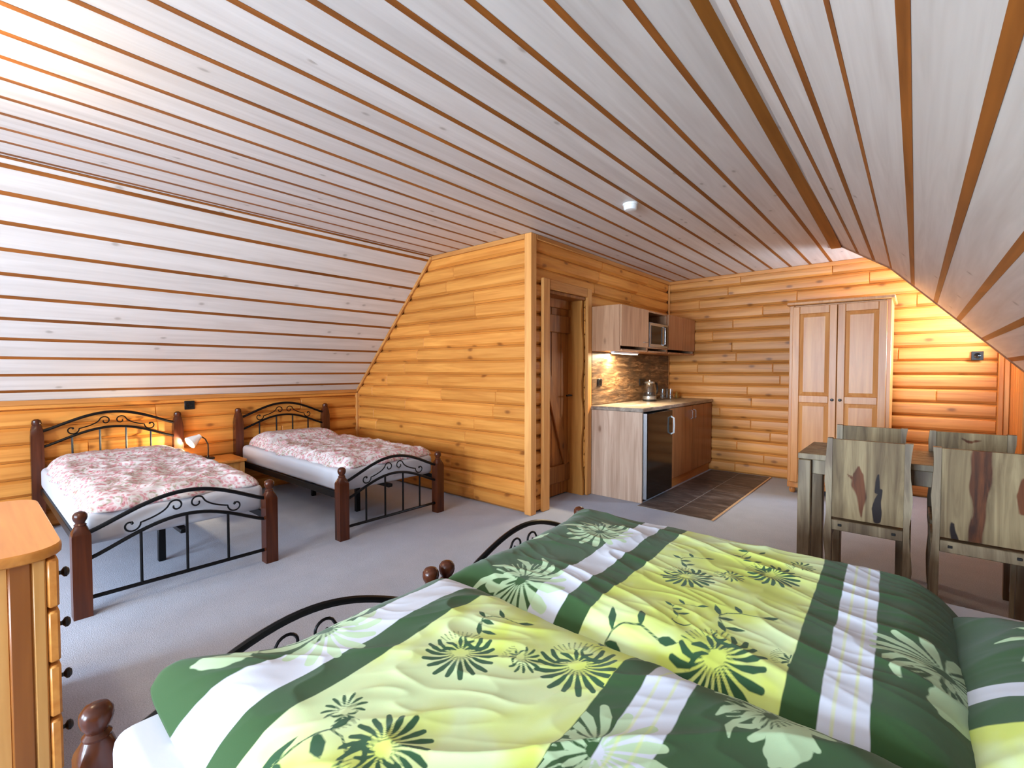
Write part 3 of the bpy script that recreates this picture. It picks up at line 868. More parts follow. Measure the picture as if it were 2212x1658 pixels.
def make_bed(loc, rz, label, bars=4):
    bed = thing('iron_bed', label, 'bed', loc, rz, 'single beds with iron ends and turned posts')
    for s in (-1, 1):
        MB().lathe(post_prof(.538), (0, s * BW / 2, 0), 20).build('foot_post', POSTW, bed)
        MB().lathe(head_prof(.872), (-BL, s * BW / 2, 0), 20).build('head_post', POSTW, bed)
        MB().box(-BL + .04, -.04, s * (BW / 2 - .022) - .012, s * (BW / 2 - .022) + .012, .285, .335, .003).build('side_rail', IRON, bed)
    iron_frame(bed, 0, 0, .422, .556, .286, .42, bars, .085)
    iron_frame(bed, -BL, 0, .775, .902, .65, .776, 4, .33)
    for x in (-.55, -1.35):
        MB().box(x - .018, x + .018, -.02, .02, 0, .30, .003).build('centre_leg', IRON, bed)
    MB().box(-BL + .05, -.05, -.02, .02, .295, .322, .003).build('centre_beam', IRON, bed)
    for i in range(13):
        x = -.20 - i * .138
        MB().box(x - .035, x + .035, -BW / 2 + .06, BW / 2 - .06, .322, .334, .003).build('slat', PINE, bed)
    m = soft_box(-BL + .045, -.052, -BW / 2 + .012, BW / 2 - .012, .335, .500, .035, 4, 'mattress', SHEET, bed)
    return bed


XF, YA, YBB, XG, YG = -3.2015, .382, 1.816, -1.324, .176
make_bed((XF, YA + BW / 2, 0), 0, 'iron bed with paisley quilt standing beside the pine chest of drawers', 3)
make_bed((XF, YBB + BW / 2, 0), 0, 'iron bed with paisley quilt standing against the orange partition', 4)
make_bed((XG, YG + BW / 2, 0), PI, 'iron bed with green quilt whose foot post is next to the pine chest', 4)
make_bed((XG, YG + BW * 1.5 + .077, 0), PI, 'iron bed with green quilt standing next to the dining chairs', 4)

# ---- green printed quilts
bands_f = [(-9, 'g'), (-.875, 'w'), (-.775, 'g'), (-.69, 'y'), (-.215, 'g'), (-.15, 'w'), (-.066, 'g'), (9, 'g')]
bands_n = [(-9, 'g'), (-1.105, 'w'), (-1.005, 'g'), (-.925, 'y'), (-.475, 'g'), (-.41, 'w'), (-.32, 'g'), (9, 'g')]
dk_f = cluster((-.55, 1.50), .20, TOCAM + .2, 1) + cluster((-.35, 1.69), .20, TOCAM + .6, 2) + cluster((-.345, 1.15), .25, TOCAM, 3) + sprig((-.60, 1.02), .17, TOCAM + 1.9, 4) + sprig((-.47, 1.22), .1, TOCAM + 2.5, 14)
lt_f = big_light((-.96, 1.67), .25, TOCAM - .3, 5) + big_light((-.94, 1.16), .25, TOCAM + .1, 6) + big_light((.03, 1.42), .2, TOCAM + 2.6, 7) + [leaf((-1.15, 1.45), 1.2, .1, .02)] + [leaf((.03, 1.24), 1.2, .13, .04)]
dk_n = cluster((-.80, .75), .21, TOCAM + .1, 8) + cluster((-.575, .90), .23, TOCAM - .1, 9) + sprig((-.86, .34), .17, TOCAM + 1.4, 10) + cluster((-.69, .46), .20, TOCAM + 2.6, 11) + cluster((-.66, .20), .2, TOCAM + .6, 15)
lt_n = big_light((-1.13, .60), .25, TOCAM + .1, 12) + [leaf((-1.12, .40), 2.2, .08, .018), leaf((-1.14, .36), 1.2, .07, .018)] + big_light((-.41, .70), .22, TOCAM + 2.0, 13) + big_light((-.20, .98), .17, TOCAM + .8, 16) + [leaf((-.17, .86), 1.35, .13, .035)]
bands_p = [(-9, 'g'), (-1.43, 'w'), (-1.37, 'g'), (-1.29, 'y'), (9, 'y')]
MG_F = m_green('green_print_f', bands_f); MG_N = m_green('green_print_n', bands_n); MG_P = m_green('green_print_p', bands_p)
GQ = 'green quilts on the two joined beds'


def hang_far(X, Y, Z):
    X = X - .075 * np.clip((Y - 1.65) / .4, 0, 1) ** 1.5 * np.clip((-.9 - X) / .3, 0, 1)
    k = np.clip(Y - 1.93, 0, 1); return X, Y - k * .35, Z - k * k * 3.2 - k * .25
def hang_near(X, Y, Z):
    g = np.clip((.55 - Y) / .3, 0, 1); g = g * g * (3 - 2 * g) * np.clip((-1.0 - X) / .2, 0, 1)
    return X - .10 * g, Y, Z + .035 * g


duvet('printed_duvet', MG_N, -1.225, .13, .295, 1.075, .498, .090, .066, 3, .020, .0036, 'green and yellow flowered quilt on the bed next to the pine chest', GQ, hang=hang_near,
      print_fn=print_maps(dk_n, lt_n, [-.385, -.352], bands_n, .06), dirv=(1, .9))
duvet('printed_duvet', MG_F, -1.215, .095, 1.06, 2.075, .502, .088, .060, 12, .018, .0036, 'green and yellow flowered quilt on the bed next to the dining chairs', GQ, hang=hang_far,
      print_fn=print_maps(dk_f, lt_f, [-.125, -.092], bands_f, .03), dirv=(1, -.25))


def print_pillow(P):
    r_ = print_maps(cluster((.22, 1.14), .2, -1.9, 21) + sprig((.33, 1.18), .2, -2.5, 22) + cluster((.45, 1.2), .2, -1.2, 24), [], [], bands_p, 0)(P)
    r_['px'] = -P[:, 1]; iny = P[:, 1] < 1.29
    r_['dark'] = np.where(iny, strokes_sdf(P, cluster((.24, 1.12), .2, -1.9, 21) + sprig((.36, 1.18), .2, -2.5, 22) + cluster((.50, 1.16), .2, -1.2, 24)), .05)
    r_['light'] = np.where(iny, .05, strokes_sdf(P, big_light((.34, 1.58), .24, -.2, 23) + big_light((.52, 1.66), .2, -1.2, 25)))
    return r_


duvet('printed_pillow', MG_P, .105, .66, 1.13, 1.86, .502, .115, .085, 31, .016, .005, 'green and yellow flowered pillow behind the quilt on the bed by the dining chairs', None, 'pillow', print_fn=print_pillow)

# ---- paisley quilts and pillows of the small beds
PQ = 'paisley bed linen on the small beds'
def rum(seed):
    def f(x, y): return .016 * np.clip(ridge(x * 6, y * 6, seed), 0, 1) ** 2 + .028 * np.clip((-4.55 - x) / .3, 0, 1)
    return f
duvet('paisley_duvet', PINK, -4.83, -3.285, .425, 1.27, .498, .066, .040, 41, .022, .012, 'pink paisley quilt on the bed beside the pine chest of drawers', PQ, extra=rum(3), warp=.035, dirv=(.3, 1))
duvet('paisley_duvet', PINK, -4.68, -3.29, 1.88, 2.71, .498, .066, .040, 47, .022, .012, 'pink paisley quilt on the bed against the orange partition', PQ, extra=rum(5), warp=.05, dirv=(.3, 1))
duvet('paisley_pillow', PINK, -5.135, -4.80, .45, 1.24, .500, .095, .05, 43, .014, .014, 'pink paisley pillow at the head of the bed by the pine chest', PQ, 'pillow')
duvet('paisley_pillow', PINK, -5.135, -4.70, 1.91, 2.66, .500, .125, .06, 49, .016, .014, 'plump pink paisley pillow at the head of the bed against the orange partition', PQ, 'pillow')

# ------------------------------------------------------------------ chest of drawers
ch = thing('chest_of_drawers', 'lacquered pine chest of drawers with rounded top and black knobs', 'chest', (-2.20, -.08, 0))
def P_(mb, name, mat, par, smooth=40): return mb.build(name, mat, par, smooth=smooth)
hx = .375; y0_, y1_ = -.24, .225
def rounded_top():
    pts = []; x1, yA_, yB_, rc = .40, -.25, .265, .09
    for cx, cy, a0 in ((x1 - rc, yB_ - rc, 0), (-x1 + rc, yB_ - rc, PI / 2)):
        for i in range(7): pts.append((cx + rc * math.cos(a0 + PI / 2 * i / 6), cy + rc * math.sin(a0 + PI / 2 * i / 6)))
    pts += [(-x1, yA_), (x1, yA_)]; n = len(pts)
    rings = []
    for z, s in ((.728, .985), (.732, .997), (.742, 1), (.752, .997), (.758, .985)): rings += [(x * s, y * s, z) for x, y in pts]
    f = [(r * n + k, r * n + (k + 1) % n, (r + 1) * n + (k + 1) % n, (r + 1) * n + k) for r in range(4) for k in range(n)]
    f += [tuple(range(n)), tuple(4 * n + k for k in range(n))]
    return MB().add(rings, f)
P_(rounded_top(), 'top', PINE, ch)
for s in (-1, 1):
    x = s * hx
    xs = (x - .022, x) if s > 0 else (x, x + .022)
    P_(MB().box(xs[0], xs[1], .152, .197, 0, .728, .004), 'stile', PINED, ch)
    P_(MB().box(xs[0], xs[1], .197, y1_, 0, .728, .004), 'stile', PINEZ, ch)
    P_(MB().box(xs[0], xs[1], y0_, y0_ + .09, 0, .728, .004), 'stile', PINEZ, ch)
    xi = (xs[0] + .004, xs[1] - .007)
    P_(MB().box(xi[0], xi[1], y0_ + .09, .152, .14, .728, .002), 'side_panel', PINEZ, ch)
    P_(MB().box(xs[0], xs[1], y0_ + .09, .152, .05, .14, .004), 'bottom_rail', PINE, ch)
P_(MB().box(-hx + .022, hx - .022, y0_, y0_ + .012, .05, .728, .002), 'back_panel', PINE, ch)
P_(MB().box(-hx + .022, hx - .022, y0_ + .012, y1_ - .01, .05, .07, .002), 'bottom_panel', PINE, ch)
for i, (z0, z1) in enumerate(((.585, .722), (.430, .575), (.275, .420), (.115, .265))):
    d = P_(MB().box(-hx - .002, hx + .002, y1_ + .001, y1_ + .026, z0, z1, .008), 'drawer', PINE, ch)
    for kx in (-.22, .29):
        k = MB().lathe([(.006, 0), (.006, .012), (.014, .018), (.015, .024), (.009, .030), (.003, .031)], n=12)
        k.v = [(kx + a, y1_ + .026 + c_, (z0 + z1) / 2 + b) for a, b, c_ in k.v]
        k.build('knob', BLACKP, d)
P_(MB().box(-hx + .0, hx - .0, y1_ - .02, y1_ + .012, 0, .105, .006), 'plinth', PINE, ch)

# ------------------------------------------------------------------ nightstand and lamp
ns = thing('nightstand', 'small pine nightstand in the gap between the two small beds', 'nightstand', (-4.98, 1.56, 0))
P_(MB().box(-.20, .20, -.19, .19, .395, .42, .006), 'top', PINE, ns)
for sx in (-1, 1):
    for sy in (-1, 1): P_(MB().box(sx * .17 - .018, sx * .17 + .018, sy * .155 - .018, sy * .155 + .018, 0, .395, .004), 'leg', PINEZ, ns)
d = P_(MB().box(-.165, .165, -.15, .15, .29, .394, .003), 'drawer', PINEZ, ns)
P_(MB().lathe([(.005, 0), (.013, .012), (.010, .02), (.002, .022)], (0, 0, 0), 10), 'knob', BLACKP, d).matrix_local = Matrix.Translation((.165, 0, .34)) @ Matrix.Rotation(PI / 2, 4, 'Y')
P_(MB().box(-.16, .16, -.15, .15, .10, .115, .003), 'shelf', PINE, ns)

lm = thing('bedside_lamp', 'lit gooseneck bedside lamp with white shade on the small nightstand', 'lamp', (-5.03, 1.50, .42))
P_(MB().lathe([(.055, 0), (.055, .010), (.050, .016), (.012, .020), (.010, .03)], n=20), 'base', BLACKP, lm)
P_(MB().tube([(0, 0, .02), (0, .004, .08), (0, .002, .14), (0, -.02, .19), (0, -.05, .215), (0, -.075, .213)], .006, 8), 'neck', BLACKP, lm)
def cone_shade():
    ax = Vector((.18, -.86, -.50)).normalized(); o = Vector((0, -.06, .222)); a = ax.orthogonal().normalized(); b = ax.cross(a)
    vs_ = []; prof = [(0, .022), (.02, .026), (.06, .044), (.105, .058), (.105, .054), (.06, .040), (.024, .022)]; n = 20
    for t, r in prof:
        for k in range(n): th = 2 * PI * k / n; vs_.append(o + ax * t + (a * math.cos(th) + b * math.sin(th)) * r)
    f = [(i * n + k, i * n + (k + 1) % n, (i + 1) * n + (k + 1) % n, (i + 1) * n + k) for i in range(len(prof) - 1) for k in range(n)]
    f += [tuple(range(n)), tuple((len(prof) - 1) * n + k for k in range(n))]
    return MB().add(vs_, f), o + ax * .062, o + ax * .1, ax
cs, bulb_p, rim, ax_ = cone_shade()
P_(cs, 'shade', WHITEP, lm)
GLOWW = m_glow('warm_bulb', (1, .78, .45), 30, .6)
b_ = MB().lathe([(.004, -.02), (.016, -.014), (.021, 0), (.016, .014), (.004, .02)], n=12); b_.v = [(x + bulb_p.x, y + bulb_p.y, z + bulb_p.z) for x, y, z in b_.v]
P_(b_, 'bulb', GLOWW, lm)


def point(name, loc, power, color, r=.03, parent=None):
    d = bpy.data.lights.new(name, 'POINT'); d.energy = power; d.color = color; d.shadow_soft_size = r
    o = bpy.data.objects.new(name, d); COL.objects.link(o); o.location = loc
    if parent: o.parent = parent
    return o


WARM = (1, .80, .50)
point('bedside_lamp_light', bulb_p + ax_ * .035, 15, WARM, .02, lm)

# ------------------------------------------------------------------ sockets and small fittings
def socket(name, label, loc, normal, w_=.082, gang=1):
    o = thing(name, label, 'socket', loc)
    q = Vector(normal).to_track_quat('Z', 'Y'); o.rotation_euler = q.to_euler()
    P_(MB().box(-w_ * gang / 2, w_ * gang / 2, -w_ / 2, w_ / 2, 0, .012, .004), 'plate', BLACKP, o)
    for g in range(gang):
        cx = (g - (gang - 1) / 2) * w_
        P_(MB().lathe([(.026, .0121), (.026, .0135), (.022, .0138), (.020, .0128)], (cx, 0, 0), 18), 'outlet', BLACKG, o)
    return o
socket('wall_socket', 'black socket on the knee wall between the two small beds', (XL + .001, 1.41, .922), (1, 0, 0))
socket('wall_switch', 'black switch plate on the gable logs beside the wardrobe', (.43, YW - .001, 1.385), (0, -1, 0))
socket('wall_socket', 'black socket on the backsplash at the plank-door end of the worktop', (-2.487, 4.30, 1.125), (1, 0, 0), .075)
socket('wall_socket', 'black double socket on the backsplash behind the glass kettle', (-2.487, 5.30, 1.11), (1, 0, 0), .08, 2)

sd = thing('smoke_detector', 'white round smoke detector on the flat ceiling', 'smoke detector', (-1.545, 3.09, H))
P_(MB().lathe([(.052, -.012), (.054, -.006), (.054, 0)], n=24), 'base', WHITEP, sd)
P_(MB().lathe([(.020, -.046), (.040, -.043), (.047, -.034), (.049, -.0125)], n=24), 'cover', WHITEP, sd)

# ------------------------------------------------------------------ kitchenette
XK = -1.935; YK = 4.14; YE = YW - .012
bp = MB().box(-2.505, -2.490, YK + .02, YE, .897, 1.438, .002).build('backsplash_panel', SPLASH, origin=(-2.49, 5.1, .897))
tag(bp, 'backsplash panel printed with brown stacked slate above the worktop', 'backsplash')
wt = MB().box(-2.487, XK + .012, YK - .015, YE, .857, .895, .006).build('worktop', WORKT, origin=(-2.2, 5.1, .857))
tag(wt, 'brown stone-look kitchen worktop over fridge and base cabinet', 'worktop')
sp = MB().box(-2.487, XK, YK, YK + .02, .0, .856, .002).build('end_panel', LAMI, origin=(-2.2, YK + .01, 0))
tag(sp, 'pale oak laminate end panel beside the small black fridge', 'panel')
fr = thing('mini_fridge', 'small black under-counter fridge with silver door edge', 'fridge', (-2.2, 4.465, 0))
P_(MB().box(-.27, .255, -.295, .295, .02, .845, .004), 'body', BLACKP, fr)
dd = P_(MB().box(.258, .305, -.298, .298, .035, .845, .006), 'door', BLACKG, fr)
P_(MB().box(.2575, .302, -.304, -.2985, .035, .845, .002), 'door_edge', CHROME, dd)
P_(MB().tube([(.300, .262, .60), (.332, .262, .615), (.335, .262, .69), (.332, .262, .765), (.300, .262, .78)], .009, 8), 'handle', WHITEP, dd)
for y in (-.26, .26): P_(MB().lathe([(.018, 0), (.018, .02)], (.2, y, 0), 10), 'foot', BLACKP, fr)
bc = thing('base_cabinet', 'brown oak kitchen base cabinet with two doors next to the fridge', 'cabinet', (-2.2, 5.45, 0))
a, b = 4.785 - 5.45, YE - 5.45
P_(MB().box(-.285, .245, a, b, .10, .856, .002), 'carcass', LAMI, bc)
P_(MB().box(-.20, .235, a, b, 0, .10, .002), 'plinth', TRIMY, bc)
mid = a + (b - a) * .5
for y0, y1, s in ((a + .002, mid - .0015, 1), (mid + .0015, b - .002, -1)):
    d = P_(MB().box(.247, .265, y0, y1, .105, .85, .003), 'door', LAMID, bc)
    ky = y1 - .05 if s > 0 else y0 + .05
    P_(MB().tube([(.266, ky, .70), (.285, ky, .71), (.285, ky, .79), (.266, ky, .80)], .005, 6), 'handle', CHROME, d)

XWC = -2.155
def wall_cab(label, y0, y1, doors):
    o = thing('wall_cabinet', label, 'cabinet', ((XB + XWC) / 2, (y0 + y1) / 2, 1.442), 0, 'wall cabinets above the worktop')
    hx_ = (XWC - XB) / 2; hy = (y1 - y0) / 2
    P_(MB().box(-hx_ + .003, hx_ - .02, -hy, -hy + .018, 0, .445, .001), 'side', LAMW, o)
    P_(MB().box(-hx_ + .003, hx_ - .02, hy - .018, hy, 0, .445, .001), 'side', LAMW, o)
    P_(MB().box(-hx_ + .003, hx_ - .02, -hy + .018, hy - .018, .427, .445, .001), 'top', LAMW, o)
    P_(MB().box(-hx_ + .003, hx_ - .004, -hy + .018, hy - .018, 0, .016, .001), 'bottom', LAMW, o)
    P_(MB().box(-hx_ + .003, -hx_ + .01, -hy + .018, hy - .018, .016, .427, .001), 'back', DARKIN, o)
    return o, hx_, hy
c1, hx_, hy = wall_cab('oak wall cabinet with one door nearest the plank door', YK, 4.745, 1)
d = P_(MB().box(hx_ - .018, hx_, -hy + .001, hy - .001, .046, .443, .003), 'door', LAMW, c1)
P_(MB().tube([(hx_, hy - .13, .10), (hx_ + .018, hy - .12, .10), (hx_ + .018, hy - .05, .10), (hx_, hy - .04, .10)], .004, 6), 'handle', CHROME, d)
c2, hx_, hy = wall_cab('open oak wall unit holding the microwave', 4.747, 5.275, 0)
P_(MB().box(-hx_ + .011, hx_ - .006, -hy + .019, hy - .019, .042, .056, .001), 'shelf', LAMW, c2)
c3, hx_, hy = wall_cab('long oak wall cabinet reaching the gable wall', 5.277, YE, 2)
for y0, y1 in ((-hy + .001, -.0015), (.0015, hy - .001)):
    d = P_(MB().box(hx_ - .018, hx_, y0, y1, .046, .443, .003), 'door', LAMW, c3)
mw = thing('microwave', 'silver microwave oven in the open wall unit', 'microwave', (-2.325, 5.011, 1.499))
P_(MB().box(-.155, .150, -.238, .238, .0, .262, .004), 'body', BLACKP, mw)
d = P_(MB().box(.151, .172, -.240, .240, .0, .262, .004), 'front', CHROME, mw)
P_(MB().box(.1721, .175, -.205, .085, .035, .23, .002), 'window', BLACKG, d)
P_(MB().box(.1721, .175, .135, .222, .02, .24, .002), 'control_panel', BLACKP, d)
P_(MB().tube([(.172, .11, .03), (.192, .11, .04), (.192, .11, .22), (.172, .11, .23)], .006, 6), 'handle', CHROME, d)
ul = thing('under_cabinet_light', 'slim white light strip under the oak wall cabinets', 'lamp', (-2.30, 4.50, 1.442))
P_(MB().box(-.022, .022, -.27, .27, -.022, -.001, .004), 'housing', WHITEP, ul)
P_(MB().box(-.015, .015, -.26, .26, -.026, -.0222, .001), 'diffuser', m_glow('strip_glow', (1, .86, .62), 14, .6), ul)
al = area_light('under_cabinet_light_source', (-2.30, 4.50, 1.412), (-2.40, 4.50, 0), .04, .5, 22, (1, .80, .50)); al.name = 'under_cabinet_light_source'

kt = thing('glass_kettle', 'glass electric kettle with steel base on the worktop', 'kettle', (-2.33, 5.17, .895))
P_(MB().lathe([(.075, 0), (.078, .004), (.078, .018), (.070, .022)], n=24), 'power_base', BLACKP, kt)
P_(MB().lathe([(.074, .022), (.076, .03), (.076, .058), (.074, .06)], n=24), 'steel_ring', CHROME, kt)
P_(MB().lathe([(.073, .06), (.076, .08), (.073, .12), (.064, .17), (.055, .205)], n=24), 'glass_body', GLASS, kt)
P_(MB().lathe([(.0735, .061), (.073, .10)], n=24), 'water', m_glow('still_water', (.8, .9, 1), .02, .25), kt)
P_(MB().lathe([(.056, .205), (.058, .212), (.050, .226), (.014, .230), (.012, .242), (.002, .244)], n=24), 'lid', CHROME, kt)
P_(MB().tube([(.02, .052, .21), (.04, .10, .205), (.045, .118, .16), (.042, .112, .10), (.03, .072, .06)], .010, 8), 'handle', BLACKP, kt)
for i, (x, y) in enumerate(((-2.36, 5.60), (-2.30, 5.70), (-2.37, 5.76))):
    g = MB().lathe([(.026, 0), (.030, .06), (.033, .125), (.0315, .125), (.0285, .06), (.0245, .008)], n=18).build('drinking_glass', GLASS)
    g.location = (x, y, .895)
    tag(g, ('clear drinking glass on the worktop, the one next to the kettle', 'clear drinking glass on the worktop between the two others', 'clear drinking glass on the worktop on the side of the ochre shaker')[i], 'glass', 'drinking glasses on the worktop')
sj = MB().lathe([(.022, 0), (.026, .03), (.018, .055), (.010, .075), (.004, .09)], n=14).build('salt_shaker', plain('amber_ceramic', (150, 112, 52), .3)); sj.location = (-2.33, 5.98, .895)
tag(sj, 'small tapered ochre shaker on the worktop near the gable wall', 'shaker')

# ------------------------------------------------------------------ wardrobe
wa = thing('wardrobe', 'two-door alder wardrobe with raised panels on the gable wall', 'wardrobe', (-.58, 5.80, 0))
hw_ = .405; yf = -.30; yb = .295
P_(MB().box(-hw_, -hw_ + .02, yf + .02, yb, .06, 1.90, .003), 'side', WARD, wa)
P_(MB().box(hw_ - .02, hw_, yf + .02, yb, .06, 1.90, .003), 'side', WARD, wa)
P_(MB().box(-hw_ + .02, hw_ - .02, yf + .02, yb, .06, .10, .002), 'bottom', WARD, wa)
P_(MB().box(-hw_ + .02, hw_ - .02, yf + .02, yb, 1.88, 1.90, .002), 'top', WARD, wa)
P_(MB().box(-hw_ + .02, hw_ - .02, yb - .01, yb, .10, 1.88, .001), 'back', WARD, wa)
P_(MB().box(-hw_ - .025, hw_ + .025, yf - .03, yb, 1.901, 1.935, .008), 'cornice', WARD, wa)
P_(MB().box(-hw_, hw_, yf, yf + .02, .06, .115, .004), 'plinth', WARD, wa)
P_(MB().box(-hw_, -hw_ + .042, yf, yf + .02, .115, 1.90, .004), 'face_stile', WARD, wa)
P_(MB().box(hw_ - .042, hw_, yf, yf + .02, .115, 1.90, .004), 'face_stile', WARD, wa)
for s in (-1, 1):
    x0, x1 = ((-hw_ + .030, -.002) if s < 0 else (.002, hw_ - .030))
    f = yf - .021; m = .062
    d = P_(MB().box(x0, x0 + m, f, yf - .001, .12, 1.885, .004), 'door', WARD, wa)
    P_(MB().box(x1 - m, x1, f, yf - .001, .12, 1.885, .004), 'stile', WARD, d)
    for z0, z1 in ((.12, .20), (.93, 1.0), (1.81, 1.885)): P_(MB().box(x0 + m, x1 - m, f + .001, yf - .001, z0, z1, .004), 'rail', WARD, d)
    for z0, z1 in ((.20, .93), (1.0, 1.81)):
        # raised panel: a sloping margin around a flat field
        xa, xb, i_ = x0 + m, x1 - m, .035
        v = [(xa, f + .014, z0), (xb, f + .014, z0), (xb, f + .014, z1), (xa, f + .014, z1), (xa + i_, f + .004, z0 + i_), (xb - i_, f + .004, z0 + i_), (xb - i_, f + .004, z1 - i_), (xa + i_, f + .004, z1 - i_)]
        v += [(x, yf - .001, z) for x, _, z in v[:4]]
        P_(MB().add(v, [(4, 5, 6, 7), (0, 1, 5, 4), (1, 2, 6, 5), (2, 3, 7, 6), (3, 0, 4, 7), (0, 8, 9, 1), (1, 9, 10, 2), (2, 10, 11, 3), (3, 11, 8, 0), (8, 11, 10, 9)]), 'panel', WARD, d, 0)
    k = MB().lathe([(.006, 0), (.006, .01), (.014, .016), (.012, .026), (.003, .028)], n=12); kx = x1 - .03 if s < 0 else x0 + .03
    k.v = [(kx + a_, f - c_, .965 + b_) for a_, b_, c_ in k.v]; k.build('knob', BLACKP, d)
for x in (-hw_ + .04, hw_ - .04):
    for y in (yf + .05, yb - .05): P_(MB().lathe([(.018, 0), (.030, .02), (.028, .045), (.02, .06)], (x, y, 0), 14), 'foot', WARD, wa)

# ------------------------------------------------------------------ dining table and chairs
tb = thing('dining_table', 'solid sheesham dining table with thick square legs between the chairs', 'table', (.03, 3.385, 0))
tx, ty = .535, .275
for i in range(5):
    y0 = -ty + 2 * ty * i / 5; P_(MB().box(-tx, tx, y0 + .0006, y0 + 2 * ty / 5 - .0006, .747, .780, .003), 'top_plank', SHEE, tb)
for sx in (-1, 1):
    for sy in (-1, 1):
        x, y = sx * (tx - .033), sy * (ty - .033)
        P_(MB().box(x - .032, x + .032, y - .032, y + .032, 0, .745, .005), 'leg', SHEE, tb)
for sy in (-1, 1): P_(MB().box(-tx + .066, tx - .066, sy * (ty - .04) - .012, sy * (ty - .04) + .012, .665, .745, .003), 'apron', SHEE, tb)
for sx in (-1, 1): P_(MB().box(sx * (tx - .04) - .012, sx * (tx - .04) + .012, -ty + .066, ty - .066, .665, .745, .003), 'apron', SHEE, tb)


def back_panel(w_, z0, z1, t, tones, brown, black):
    nx, nz = 44, 60; vs_ = []; fs_ = []
    for s in (0, 1):
        for i in range(nx + 1):
            for k in range(nz + 1): vs_.append((-w_ / 2 + w_ * i / nx, t * s, z0 + (z1 - z0) * k / nz))
    m = (nx + 1) * (nz + 1); I = lambda i, k: i * (nz + 1) + k
    for s in (0, 1):
        for i in range(nx):
            for k in range(nz): fs_.append(tuple(s * m + q for q in (I(i, k), I(i + 1, k), I(i + 1, k + 1), I(i, k + 1))))
    for i in range(nx): fs_ += [(I(i, 0), I(i + 1, 0), m + I(i + 1, 0), m + I(i, 0)), (I(i, nz), I(i + 1, nz), m + I(i + 1, nz), m + I(i, nz))]
    for k in range(nz): fs_ += [(I(0, k), I(0, k + 1), m + I(0, k + 1), m + I(0, k)), (I(nx, k), I(nx, k + 1), m + I(nx, k + 1), m + I(nx, k))]
    P = np.array([(x, z) for x, _, z in vs_])
    return MB().add(vs_, fs_), P


def chair(loc, rz, label, seed, tones, brown, black):
    c = thing('dining_chair', label, 'chair', loc, rz, 'sheesham dining chairs at the table'); rnd = random.Random(seed)
    W2, dep, top = .172, .355, .900
    for s in (-1, 1):          # rear posts with a wavy natural edge
        n = 16; vs_ = []; fs_ = []
        for i in range(n + 1):
            z = top * i / n; wob = .005 * math.sin(i * 1.1 + seed + s) + rnd.uniform(-.0025, .0025); lean = -.0 * z
            xo, xi = s * (W2 + wob * s * s), s * (W2 - .028)
            vs_ += [(xo, lean, z), (xo, lean + .042, z), (xi, lean + .042, z), (xi, lean, z)]
            if i: fs_ += [((i - 1) * 4 + k, (i - 1) * 4 + (k + 1) % 4, i * 4 + (k + 1) % 4, i * 4 + k) for k in range(4)]
        fs_ += [(0, 1, 2, 3), (n * 4, n * 4 + 1, n * 4 + 2, n * 4 + 3)]
        P_(MB().add(vs_, fs_), 'rear_leg', SHEE, c)
        P_(MB().box(s * (W2 - .018) - .018, s * (W2 - .018) + .018, dep - .038, dep, 0, .428, .004), 'front_leg', SHEE, c)
        P_(MB().box(s * (W2 - .018) - .010, s * (W2 - .018) + .010, .042, dep - .038, .385, .428, .003), 'side_rail', SHEE, c)
    mb, P = back_panel(2 * (W2 - .0285), .492, top - .004, .026, tones, brown, black)
    mb.v = [(x, y + .006, z) for x, y, z in mb.v]
    bpn = P_(mb, 'back_panel', SHEEB, c)
    # the panel is glued up from planks of different tone; figure given as signed distances
    me = bpn.data; co = np.zeros(len(me.vertices) * 3); me.vertices.foreach_get('co', co); co = co.reshape(-1, 3)
    Pm = np.stack([co[:, 0], co[:, 2]], 1)
    Pm = Pm + np.stack([.016 * perlin(Pm[:, 0] * 16 + seed * 5, Pm[:, 1] * 9, seed), .02 * perlin(Pm[:, 0] * 20, Pm[:, 1] * 7 + 9, seed + 1)], 1)
    tn = np.zeros(len(Pm))
    for x, t in tones: tn = np.where(co[:, 0] >= x, t, tn)
    for k, v in (('tone', tn), ('brown', strokes_sdf(Pm, brown)), ('black', strokes_sdf(Pm, black))):
        at = me.attributes.new(k, 'FLOAT', 'POINT'); at.data.foreach_set('value', v.astype(np.float32))
    r = P_(MB().box(-W2 + .028, W2 - .028, .004, .030, .425, .478, .003), 'rear_rail', SHEE, c)
    for s in (-1, 1): P_(MB().box(s * .108 - .008, s * .108 + .008, -.001, .005, .448, .460, .002), 'bolt_plug', DARKIN, r)
    P_(MB().box(-W2 + .006, W2 - .006, dep - .028, dep - .004, .385, .428, .003), 'front_rail', SHEE, c)
    st = P_(MB().box(-W2, W2, .0425, dep + .01, .4285, .458, .006), 'seat', SHEE, c)
    return c


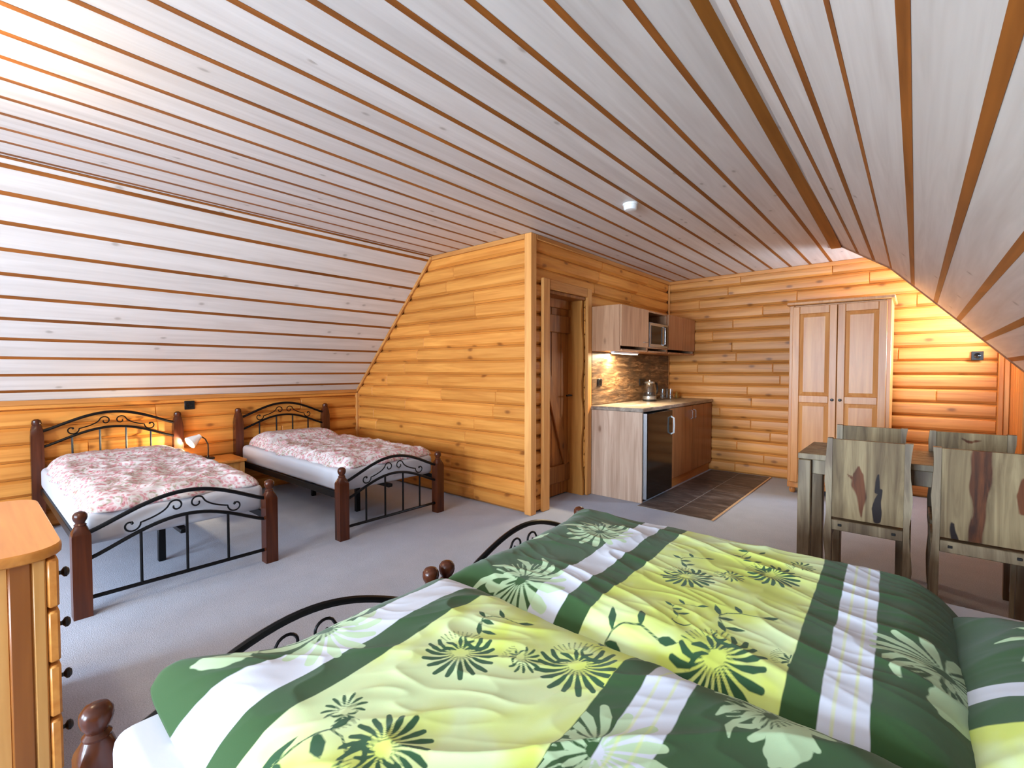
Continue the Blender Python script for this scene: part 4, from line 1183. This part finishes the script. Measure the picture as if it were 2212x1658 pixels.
T1 = [(-1, .25), (-.095, .85), (-.0, .45), (.115, .65)]
B1 = [([(-.035, .76), (-.03, .72), (-.035, .67), (-.028, .62), (-.025, .57), (-.022, .51)], [.006, .024, .028, .022, .014, .004]), ([(-.075, .722), (-.045, .70)], [.002, .012])]
K1 = [([(.045, .735), (.043, .70), (.04, .655)], [.002, .007, .010]), ([(.055, .66), (.045, .61), (.042, .56), (.044, .505)], [.008, .014, .020, .014])]
T2 = [(-1, .75), (-.045, .35), (.03, .8), (.1, .55)]
B2 = [([(-.012, .93), (-.012, .80), (-.02, .70), (-.02, .60), (-.03, .48)], [.034, .032, .028, .02, .022]), ([(.115, .78), (.12, .72), (.118, .66)], [.01, .028, .016])]
K2 = [([(-.105, .56), (-.10, .52), (-.095, .49)], [.005, .008, .012])]
T3 = [(-1, .95), (.02, .35)]
T4 = [(-1, .7), (-.09, .95), (.05, .4)]
chair((-.176, 2.925, 0), 0, 'sheesham chair with brown teardrop knot, its back to the beds, near the wardrobe', 1, T1, B1, K1)
chair((.240, 2.885, 0), 0, 'sheesham chair with broad dark brown streak down its back, turned away from the beds', 2, T2, B2, K2)
chair((-.205, 3.716, 0), PI, 'pale sheesham chair across the table, facing the beds, in front of the wardrobe', 3, T3, [], [])
chair((.240, 3.712, 0), PI, 'sheesham chair across the table, facing the beds, in front of the bare gable logs', 4, T4, [([(-.04, .86), (-.01, .845), (.03, .86)], [.004, .010, .004])], [])

# ------------------------------------------------------------------ lamps out of sight of the camera
def globe_lamp(loc, label, power, r=.09, drop=.12, color=WARM):
    o = thing('globe_lamp', label, 'lamp', loc)
    P_(MB().lathe([(.06, -.02), (.065, -.01), (.065, -.0005)], n=20), 'canopy', CHROME, o)
    P_(MB().tube([(0, 0, -.02), (0, 0, -drop)], .008, 8), 'rod', CHROME, o)
    pr_ = [(r * math.sin(PI * i / 10) + .001, -drop - r - r * math.cos(PI * i / 10)) for i in range(11)]
    P_(MB().lathe(pr_[::-1], n=20), 'glass_globe', m_glow('lit_opal_glass', (1, .85, .6), 6, .35), o)
    point('globe_light', (0, 0, -drop - r), power, color, r * .8, o)
    return o


globe_lamp((-2.45, -.22, H), 'lit opal globe lamp on the flat ceiling near the pine chest', 36)
globe_lamp((.22, 5.80, H), 'lit opal globe lamp on the dormer ceiling beside the wardrobe', 13, .07, .05)
